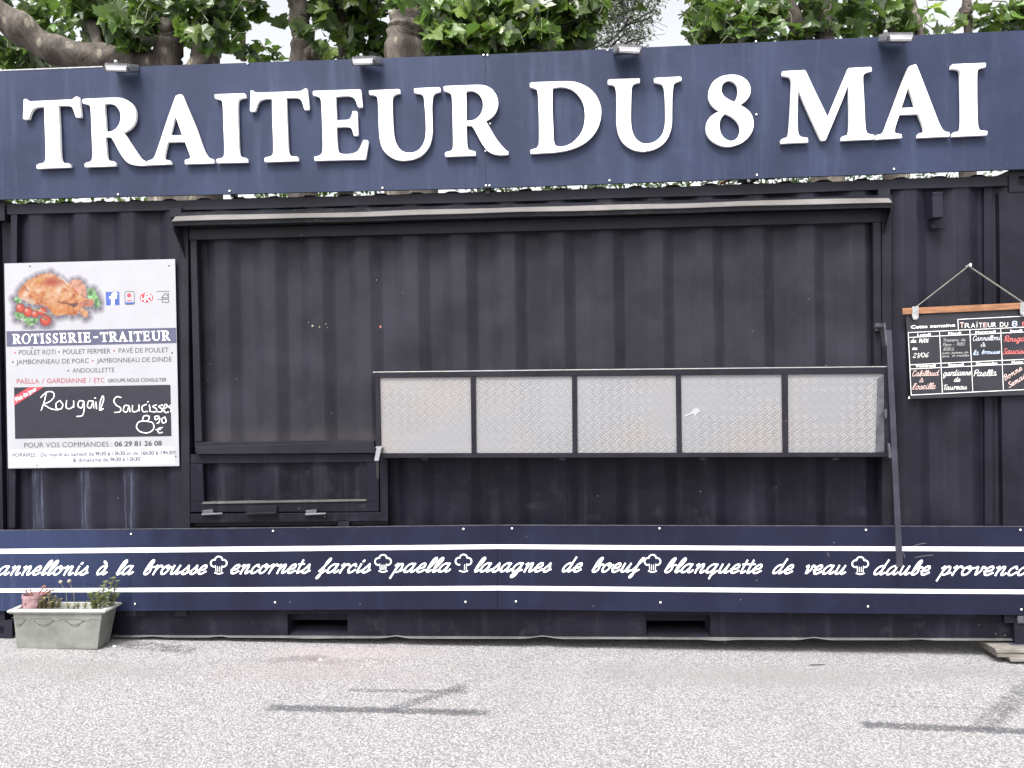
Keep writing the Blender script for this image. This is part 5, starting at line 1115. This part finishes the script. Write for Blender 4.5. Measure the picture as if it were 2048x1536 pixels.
for (hx_, hy, mx_, my, bx_, lab) in ((497, 508, 540, 600, 570, 'dry flower stalk with round seed head, left of the tall pair in the planter'), (568, 502, 605, 600, 622, 'dry flower stalk with round seed head, right of the tall pair in the planter')):
    r_ = thing('seed_stalk', lab, 'plant', (PT(bx_, 720).x, -.12, zs), 'seed stalks in the planter')
    q = MB(); q.tube([(PT(bx_, 720).x, -.12, zs), PT(mx_, my, -.12), PT(hx_, hy, -.12)], [.0018, .0016, .0012], 5); q.build('stem', M['stem'], r_)
    q = MB(); q.ball(PT(hx_, hy, -.12), .0105, 10, 8); q.build('seed_head', M['seed'], r_, True)
# pink pot standing in the trough
pc = Vector((PT(275, 650, -.097).x, -.097, zs)); ptop_ = PT(275, 605, -.097).z
PK = thing('flower_pot', 'small pink flower pot standing in the left end of the planter', 'pot', pc)
q = MB(); N = 20; prof = [(.052, 0), (.055, .5), (.056, .82), (.0585, .84), (.0585, 1.), (.053, 1.), (.050, .7)]; vs = []; fs = []
for r_, t in prof:
    for i in range(N): vs.append((pc.x+r_*cos(2*pi*i/N), pc.y+r_*sin(2*pi*i/N), zs+(ptop_-zs)*t))
for j in range(len(prof)-1):
    for i in range(N): fs.append((j*N+i, j*N+(i+1) % N, (j+1)*N+(i+1) % N, (j+1)*N+i))
fs.append(tuple(range((len(prof)-1)*N, len(prof)*N))); q.add(vs, fs); o = q.build('pot_body', M['pink'], PK); autosmooth(o)
q = MB()
for i in range(9):
    a = i*.55-2.9; x = pc.x+.0565*cos(a); y = pc.y+.0565*sin(a); z = zs+(ptop_-zs)*(.35+.3*((i*7) % 3)/2); q.ball((x, y, z), .008, 7, 5, 0, (1, .5, 1.3))
q.build('pot_relief', plain('pink_relief', (.20, .10, .115), .7), PK)
ST = thing('dried_succulent', 'dried reddish succulent growing in the pink pot', 'plant', (pc.x, pc.y, ptop_-.02))
q = MB(); l = MB()
for (zx, zy) in ((212, 580), (250, 575), (360, 548), (385, 575), (410, 580), (435, 575)):
    e = PT(zx, zy, -.097); q.tube([(pc.x+(e.x-pc.x)*.3, -.097, ptop_-.02), (pc.x+(e.x-pc.x)*.7, -.097, (ptop_+e.z)/2-.004), e], [.004, .0035, .003], 5); l.ball(e, .0065 if zx != 360 else .012, 8, 6, 0, (1, 1, .8)); leafblades(l, e, 6, .014, 1, zx, .003)
q.build('stem', plain('red_stem', (.16, .05, .04), .7), ST); l.build('bud', plain('dry_bud', (.17, .09, .06), .9, var=.5, sc=90), ST)
# litter
for i, (px, py, lab) in enumerate(((229, 1294, 'tiny white pebble on the asphalt at the right foot of the planter'), (641, 1321, 'tiny white pebble on the asphalt before the left fork pocket'))):
    p = G(px, py); q = MB(); q.ball(p+Vector((0, 0, .004)), .008, 7, 5, 0, (1.3, 1, .7)); tag(q.build('pebble', M['white']), lab, 'pebble', 'pebbles on the asphalt')
a, b = G(1620, 1332), G(1650, 1331); q = MB(); q.tube([a+Vector((0, 0, .005)), (a+b)/2+Vector((0, 0, .007)), b+Vector((0, 0, .005))], .0025, 5); tag(q.build('twig', M['pgrey']), 'thin dry twig lying on the asphalt right of centre', 'twig')
# things on the container roof seen through the gap
q = MB(); q.tube([P(1440, 368, .25), P(1462, 358, .25)], .008, 8); tag(q.build('stick', M['orange']), 'orange stick lying on the container roof under the sign', 'stick')
q = MB(); q.tube([P(1474, 361, .3), P(1494, 360, .3)], .016, 10); tag(q.build('pipe', M['zinc']), 'thick short grey pipe on the roof beside the orange stick', 'pipe')
q = MB(); q.tube([P(1530, 357, .3), P(1556, 352, .3)], [.012, .014], 10); tag(q.build('pipe', M['zinc']), 'thinner grey pipe on the roof further right from the orange stick', 'pipe')

# ------------------------------------------------------------ trees
LOBES = [(0, 0), (.16, .0), (.44, -.02), (.42, .12), (.56, .22), (.60, .42), (.40, .44), (.36, .60), (.22, .62), (.20, .78), (.0, 1.0)]
def leaf_shape():
    right = LOBES[1:-1]; left = [(-x, y) for x, y in right[::-1]]
    return [LOBES[0]]+right+[LOBES[-1]]+left
LS = leaf_shape(); NLS = len(LS)
FANF = [(i, (i+1), NLS) for i in range(NLS-1)]+[(NLS-1, 0, NLS)]
def leaf(mb, c, size, rr, tone, view=None):
    # hanging leaf: normal mostly up/outward, tip drooping
    nrm = Vector((rr.gauss(0, .55), rr.gauss(-.35, .55), rr.uniform(.15, 1.))).normalized()
    tip = Vector((rr.gauss(0, .8), rr.gauss(-.2, .8), rr.uniform(-1.1, .15))); tip = (tip-nrm*tip.dot(nrm)).normalized(); sx = tip.cross(nrm)
    fold = rr.uniform(.05, .45); curl = rr.uniform(-.2, 1.0)
    vs = []
    for (x, y) in LS+[(0, .42)]:
        z = fold*abs(x)-curl*y*y*.5+rr.uniform(-.03, .03); vs.append(c+(sx*x+tip*(y-.2)+nrm*z)*size)
    k_ = tone*rr.uniform(.45, 1.6); warm = rr.random()
    col = (k_*(1+.55*warm*warm), k_*(1+.15*warm), k_*(1-.3*warm)); mb.add(vs, FANF, 0, col)
def blob(mb, px, py, rx, ry, n, Y, size, rr, tone, dy=.35):
    C0 = P(px, py, Y); s = F/(Y-CAM.y); 
    for _ in range(n):
        while True:
            a, b, d = rr.uniform(-1, 1), rr.uniform(-1, 1), rr.uniform(-1, 1)
            if a*a+b*b+d*d < 1: break
        leaf(mb, C0+Vector((a*rx/s, d*dy, b*ry/s)), size*rr.uniform(.45, 1.35), rr, tone)
def upper(mb, X, Y, z0, z1, rad, n, rr, size, tone):
    for k_ in range(n//40):
        c = Vector((X+rr.uniform(-rad, rad), Y+rr.uniform(-.2, 1.)*rad, rr.uniform(z0, z1))); r_ = rr.uniform(.3, .55); c.z = max(c.z, 1.487+.49*(c.y+4.464)+.5)
        for _ in range(40): leaf(mb, c+Vector((rr.gauss(0, r_*.6), rr.gauss(0, r_*.6), rr.gauss(0, r_*.5))), size*rr.uniform(.7, 1.3), rr, tone)
def knobby(path, rad, rr, sub=6, kn=.10):
    pts = [Vector(p) for p in path]; pp_ = [pts[0]*2-pts[1]]+pts+[pts[-1]*2-pts[-2]]; out = []; rs = []
    for i in range(1, len(pp_)-2):
        for j in range(sub):
            t = j/sub; a, b, c, d = pp_[i-1:i+3]; out.append(0.5*((2*b)+(c-a)*t+(2*a-5*b+4*c-d)*t*t+(3*b-a-3*c+d)*t**3))
            rs.append((rad[i-1]*(1-t)+rad[i]*t)*(1+rr.uniform(-kn, kn)))
    return out+[pts[-1]], rs+[rad[-1]]
def tree(name, lab, trunk, limbs, blobs, Y, seed, leaf_size=.17, up_=None, tone=1., grp='plane trees behind the container', mat='leaf', bark='bark', twigs=True):
    rr = random.Random(seed); X0 = P(trunk[0][0], trunk[0][1], Y).x
    root = thing(name, lab, 'tree', (X0, Y, gz(X0, Y)), grp)
    s = (Y-CAM.y)/F
    q = MB(); pts = [P(x, y, Y) for x, y, r_ in trunk]; rad = [r_*s for x, y, r_ in trunk]
    pts = [Vector((pts[0].x, Y, gz(X0, Y)-.1)), Vector((pts[0].x, Y, 1.5))]+pts; rad = [rad[0]*1.35, rad[0]*1.1]+rad
    q.tube(*knobby(pts, rad, rr), 14); o = q.build('trunk', M[bark], root, True)
    for li in limbs:
        q = MB(); dyl = li[0]; pts = [P(x, y, Y+dyl*i/(max(1, len(li)-2))) for i, (x, y, r_) in enumerate(li[1:])]; rad = [r_*s for x, y, r_ in li[1:]]
        q.tube(*knobby(pts, rad, rr, 5, .14), 10); q.build('limb', M[bark], root, True)
    l = MB(); tw = MB()
    for b in blobs:
        px, py, rx, ry, n = b[:5]; n = max(2, round(n*1.22)); tn = b[5] if len(b) > 5 else 1.; dy = b[6] if len(b) > 6 else 0.
        blob(l, px, py, rx, ry, n, Y+dy, leaf_size*.86, rr, tn*tone)
        if twigs:
            for _ in range(max(1, n//14)):
                e = P(px+rr.uniform(-rx, rx)*.9, py+rr.uniform(-ry, ry)*.9, Y+dy+rr.uniform(-.3, .1)); st = e+Vector((rr.uniform(-.22, .22), rr.uniform(.05, .35), rr.uniform(.05, .35)))
                m_ = (st+e)/2+Vector((0, 0, rr.uniform(.02, .12))); tw.tube([st, m_, e], [.008, .006, .0035], 5)
    if up_:
        upper(l, up_[0], Y, up_[1], up_[2], up_[3], up_[4], rr, leaf_size, tone)
        tp = P(trunk[-1][0], trunk[-1][1], Y)
        for k_ in range(7):
            e = Vector((up_[0]+rr.uniform(-1, 1)*up_[3]*.8, Y+rr.uniform(-.2, .6), rr.uniform(up_[1], up_[2]))); tw.tube([tp, tp.lerp(e, .5)+Vector((0, 0, .25)), e], [.035, .022, .01], 6)
    l.build('crown', M[mat], root)
    if tw.v: tw.build('branchwork', M['twig'] if bark == 'bark' else M[bark], root)
    return root
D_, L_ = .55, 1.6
tree('plane_tree', 'knobbly plane tree behind the sign above R and A with a heavy limb reaching left',
     [(370, 330, 75), (372, 200, 50), (404, 140, 32), (414, 95, 27), (430, 30, 26), (425, -80, 22), (430, -250, 18)],
     [[-.75, (330, 130, 26), (230, 118, 25), (110, 100, 29), (30, 50, 30), (-60, -10, 28), (-160, -90, 24)], [-.25, (335, 140, 34), (332, 95, 26), (330, 58, 20), (326, 45, 12)], [.3, (350, 110, 20), (325, 20, 22), (340, -60, 20)], [.5, (200, 110, 10), (180, 40, 12), (150, 0, 14), (155, -60, 14)]],
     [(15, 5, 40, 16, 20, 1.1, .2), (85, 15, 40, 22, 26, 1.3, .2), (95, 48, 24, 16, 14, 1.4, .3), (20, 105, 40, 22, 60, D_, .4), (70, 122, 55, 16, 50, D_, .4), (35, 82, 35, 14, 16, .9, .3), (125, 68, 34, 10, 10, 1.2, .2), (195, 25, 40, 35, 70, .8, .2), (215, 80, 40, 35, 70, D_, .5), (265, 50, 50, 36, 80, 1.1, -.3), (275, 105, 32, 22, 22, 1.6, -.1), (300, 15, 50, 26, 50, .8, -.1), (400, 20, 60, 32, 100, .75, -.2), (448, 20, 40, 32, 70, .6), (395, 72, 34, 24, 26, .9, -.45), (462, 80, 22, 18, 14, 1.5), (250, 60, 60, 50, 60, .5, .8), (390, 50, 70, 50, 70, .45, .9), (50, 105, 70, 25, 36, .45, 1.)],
     3.25, 11, .17, (-3.2, 5.4, 7.2, 1.7, 1100))
tree('plane_tree', 'pale slim plane tree with a swollen pruning knob behind the gap between T and E',
     [(605, 330, 30), (603, 118, 24), (606, 80, 20), (597, 40, 21), (601, 18, 20), (588, -40, 14), (590, -160, 12)],
     [[-.1, (600, 117, 19), (628, 108, 15), (634, 112, 9)], [-.1, (598, 45, 18), (592, 20, 13), (578, -10, 8)]],
     [(508, 14, 24, 20, 24, D_), (556, 40, 6, 12, 2, .8), (516, 112, 28, 9, 13, 1.5), (548, 106, 20, 7, 6, 1.5), (620, 78, 26, 10, 9, .7, -.2), (650, 20, 20, 18, 14, 1.3), (655, 108, 26, 12, 16, 1.1), (665, 55, 22, 20, 10, 1.0)],
     3.9, 23, .18, (-1.9, 5.8, 7.4, 1.1, 500))
tree('plane_tree', 'thin straight plane tree half hidden in dark leaves behind the letter E',
     [(690, 330, 16), (688, 105, 13), (683, 50, 12), (675, 0, 12), (672, -150, 10)], [[.1, (742, 110, 9), (746, 70, 8), (735, 30, 8), (738, -40, 6)], [.1, (487, 120, 7), (484, 60, 7), (480, -20, 6)]],
     [(650, 25, 30, 30, 46, D_), (710, 30, 45, 35, 80, D_, .3), (735, 75, 40, 30, 46, 1.6), (760, 95, 30, 18, 30, 1.4), (720, 105, 30, 12, 26, 1.3), (748, 15, 30, 20, 26, 1.2), (760, 50, 30, 20, 20, 1.3), (690, 80, 20, 18, 14, .7)],
     4.8, 37, .17, (-1.4, 6.2, 7.6, 1.2, 500))
tree('plane_tree', 'thickest plane tree trunk behind the sign above the letters U and R',
     [(822, 330, 52), (815, 112, 46), (822, 60, 44), (828, 10, 46), (835, -60, 42), (830, -200, 34)],
     [[.2, (850, -10, 22), (930, -20, 24), (1010, 5, 22), (1080, -30, 18)], [-.1, (800, -10, 18), (770, -60, 14)]],
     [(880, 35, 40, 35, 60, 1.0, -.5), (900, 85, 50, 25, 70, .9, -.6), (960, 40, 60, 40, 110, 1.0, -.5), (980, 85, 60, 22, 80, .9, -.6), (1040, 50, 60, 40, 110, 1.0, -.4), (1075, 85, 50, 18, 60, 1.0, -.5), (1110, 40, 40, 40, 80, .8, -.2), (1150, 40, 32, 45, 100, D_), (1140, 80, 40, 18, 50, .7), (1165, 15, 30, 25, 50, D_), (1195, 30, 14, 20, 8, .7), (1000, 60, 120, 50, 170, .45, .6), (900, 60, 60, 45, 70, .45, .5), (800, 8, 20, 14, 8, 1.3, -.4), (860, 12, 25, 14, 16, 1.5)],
     3.15, 41, .175, (.3, 5.4, 7.0, 1.5, 900))
# fine leaved tree further away
def fine_tree():
    Y = 8.5; rr = random.Random(77); p0 = P(1190, 330, Y); root = thing('small_leaved_tree', 'airy small-leaved dark tree with thin trunk against the sky above the word DU', 'tree', (p0.x, Y, gz(p0.x, Y)))
    q = MB(); q.tube(*knobby([(p0.x, Y, 0), P(1185, 200, Y), P(1182, 95, Y), P(1187, 40, Y), P(1180, -60, Y)], [.14, .09, .05, .04, .03], rr), 8); q.build('trunk', M['darktwig'], root, True)
    q = MB()
    for li in ([(1182, 100), (1225, 78), (1250, 50), (1268, 20), (1275, -10)], [(1185, 60), (1205, 25), (1225, 5), (1240, -20)], [(1240, 62), (1270, 40), (1310, 20)], [(1225, 90), (1248, 70), (1262, 62)], [(1175, 95), (1165, 60), (1170, 30)], [(1250, 50), (1290, 40), (1305, 30)], [(1230, 100), (1255, 85), (1290, 75)]):
        q.tube(*knobby([P(x, y, Y+rr.uniform(-.2, .2)) for x, y in li], [.018, .016, .013, .010, .008][:len(li)], rr, 4), 5)
    q.build('limb', M['darktwig'], root, True)
    l = MB(); tw = MB()
    cl = [(1220, 20, 40, 22), (1265, 15, 34, 18), (1300, 35, 22, 16), (1255, 45, 35, 16), (1215, 55, 30, 22), (1270, 70, 30, 15), (1225, 90, 35, 14), (1180, 70, 22, 30), (1285, 92, 18, 8), (1240, 5, 60, 20), (1165, 85, 25, 18), (1300, 18, 14, 8), (1250, -30, 70, 30), (1200, -60, 80, 40), (1270, -80, 60, 40)]
    for (px, py, rx, ry) in cl:
        n = int(rx*ry*.30); C0 = P(px, py, Y); s = (Y-CAM.y)/F
        for _ in range(n):
            c = C0+Vector((rr.gauss(0, .5)*rx*s, rr.uniform(-.6, .6), rr.gauss(0, .5)*ry*s)); a = rr.uniform(0, 6.28); d = Vector((cos(a), rr.uniform(-.5, .5), sin(a)*.8-.2)).normalized()*rr.uniform(.06, .11); sd_ = d.orthogonal().normalized()*.02
            k_ = rr.uniform(.6, 1.5); l.add([c, c+d*.5+sd_, c+d, c+d*.5-sd_], [(0, 1, 2, 3)], 0, (k_, k_, k_))
            if rr.random() < .16: tw.tube([c, c+Vector((rr.uniform(-.25, .25), 0, rr.uniform(-.25, .05)))], .004, 3, caps=False)
    l.build('crown', M['smallleaf'], root); tw.build('branchwork', M['darktwig'], root)
fine_tree()
tree('plane_tree', 'dense leafy plane tree behind the sign above the digit 8 and letter M',
     [(1655, 330, 30), (1650, 130, 26), (1648, 60, 15), (1650, 20, 14), (1652, -60, 13), (1650, -200, 12)],
     [[-.1, (1600, 70, 16), (1585, 30, 16), (1560, -10, 18), (1540, -60, 16)], [.1, (1500, 110, 16), (1490, 50, 14), (1510, 0, 12)]],
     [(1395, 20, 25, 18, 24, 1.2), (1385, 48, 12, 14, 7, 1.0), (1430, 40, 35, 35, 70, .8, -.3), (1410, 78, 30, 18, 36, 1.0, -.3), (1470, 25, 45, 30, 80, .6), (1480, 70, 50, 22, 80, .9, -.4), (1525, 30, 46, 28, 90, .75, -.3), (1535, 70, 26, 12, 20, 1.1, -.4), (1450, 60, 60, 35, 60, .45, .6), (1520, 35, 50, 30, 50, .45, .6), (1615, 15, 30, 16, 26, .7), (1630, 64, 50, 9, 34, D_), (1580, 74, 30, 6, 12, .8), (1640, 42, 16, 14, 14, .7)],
     3.4, 53, .155, (2.0, 5.5, 7.2, 1.4, 900))
tree('plane_tree', 'two-stemmed plane tree with bright leaves behind the sign above MAI',
     [(1790, 330, 22), (1775, 80, 11), (1785, 45, 11), (1792, 0, 11), (1800, -100, 9)], [[.1, (1842, 120, 9), (1838, 60, 9), (1826, 20, 9), (1815, -30, 8)]],
     [(1690, 64, 40, 7, 22, .8, -.2), (1690, 14, 26, 16, 20, 1.0), (1735, 48, 30, 12, 18, 1.5), (1722, 16, 20, 10, 8, 1.2), (1760, 20, 30, 20, 26, 1.1), (1810, 50, 24, 16, 22, 1.2), (1800, 15, 25, 16, 18, 1.0), (1770, 62, 20, 8, 12, 1.0), (1860, 22, 12, 10, 3, 1.6), (1862, 46, 10, 12, 3, 1.5), (1830, 62, 40, 5, 12, .8)],
     4.3, 61, .165, (3.4, 5.9, 7.4, 1.0, 500))
tree('plane_tree', 'slim plane tree with a scarred collar on its trunk above the right end of sign',
     [(1935, 330, 16), (1936, 60, 8), (1934, 40, 10), (1928, 30, 14), (1932, 18, 11), (1934, 0, 8), (1932, -150, 8)], [],
     [(1900, 58, 22, 6, 8, 1.5), (1960, 35, 20, 12, 9, 1.2), (1980, 50, 25, 12, 14, 1.0), (2025, 25, 25, 22, 34, 1.1), (2035, 48, 20, 14, 24, .9), (2060, 20, 40, 40, 60, .8), (2000, 62, 40, 6, 10, 1.3), (1965, 4, 10, 5, 2, 1.3)],
     4.5, 67, .165, (4.6, 5.9, 7.4, 1.0, 500))
# clipped hedge seen in the slot below the sign
def hedge():
    Y = 6.6; rr = random.Random(91); c = P(1000, 370, Y); root = thing('hedge', 'dark clipped hedge seen through the slot between sign and container roof', 'hedge', (c.x, Y, gz(0, Y)))
    l = MB(); q = MB(); dens = pw([0, 110, 130, 230, 240, 365, 440, 520, 800, 835, 925, 940, 1750, 1815, 1830, 1900, 2048], [.8, .8, .2, .25, .6, .02, .02, .5, .6, .02, .02, .75, .75, .0, .5, .2, .3])
    for i_ in range(17000):
        px = rr.uniform(-250, 2350); py = rr.uniform(325, 640) if i_ < 7000 else rr.uniform(325, 430)
        p_ = 1 if py > 420 else dens(max(0, min(2048, px)))
        if rr.random() > p_ or (py > 450 and rr.random() < .5): continue
        c = P(px, py, Y)+Vector((0, rr.uniform(-.4, .5), 0)); a = rr.uniform(0, 6.28); d = Vector((cos(a), rr.uniform(-1, .3), sin(a))).normalized()*rr.uniform(.06, .13); sd_ = d.orthogonal().normalized()*.03
        k_ = rr.uniform(.35, 1.3); l.add([c, c+d*.5+sd_, c+d, c+d*.5-sd_], [(0, 1, 2, 3)], 0, (k_*1.1, k_, k_*.7))
    for _ in range(11000):                        # the hedge's body down to the ground
        c = Vector((rr.uniform(-9, 9), Y+rr.uniform(-.45, .5), rr.uniform(.1, 3.5))); a = rr.uniform(0, 6.28); d = Vector((cos(a), rr.uniform(-1, .3), sin(a))).normalized()*rr.uniform(.12, .22); sd_ = d.orthogonal().normalized()*.055
        k_ = rr.uniform(.35, 1.2); l.add([c, c+d*.5+sd_, c+d, c+d*.5-sd_], [(0, 1, 2, 3)], 0, (k_*1.1, k_, k_*.7))
    for i in range(26):
        x = P(-200+i*100, 400, Y).x; q.tube([(x, Y+.1, 0), (x+rr.uniform(-.2, .2), Y+.1, 2.2), (x+rr.uniform(-.3, .3), Y+.05, 3.7)], [.05, .035, .012], 5)
    l.build('foliage', M['leaf'], root); q.build('stem', M['darktwig'], root)
hedge()
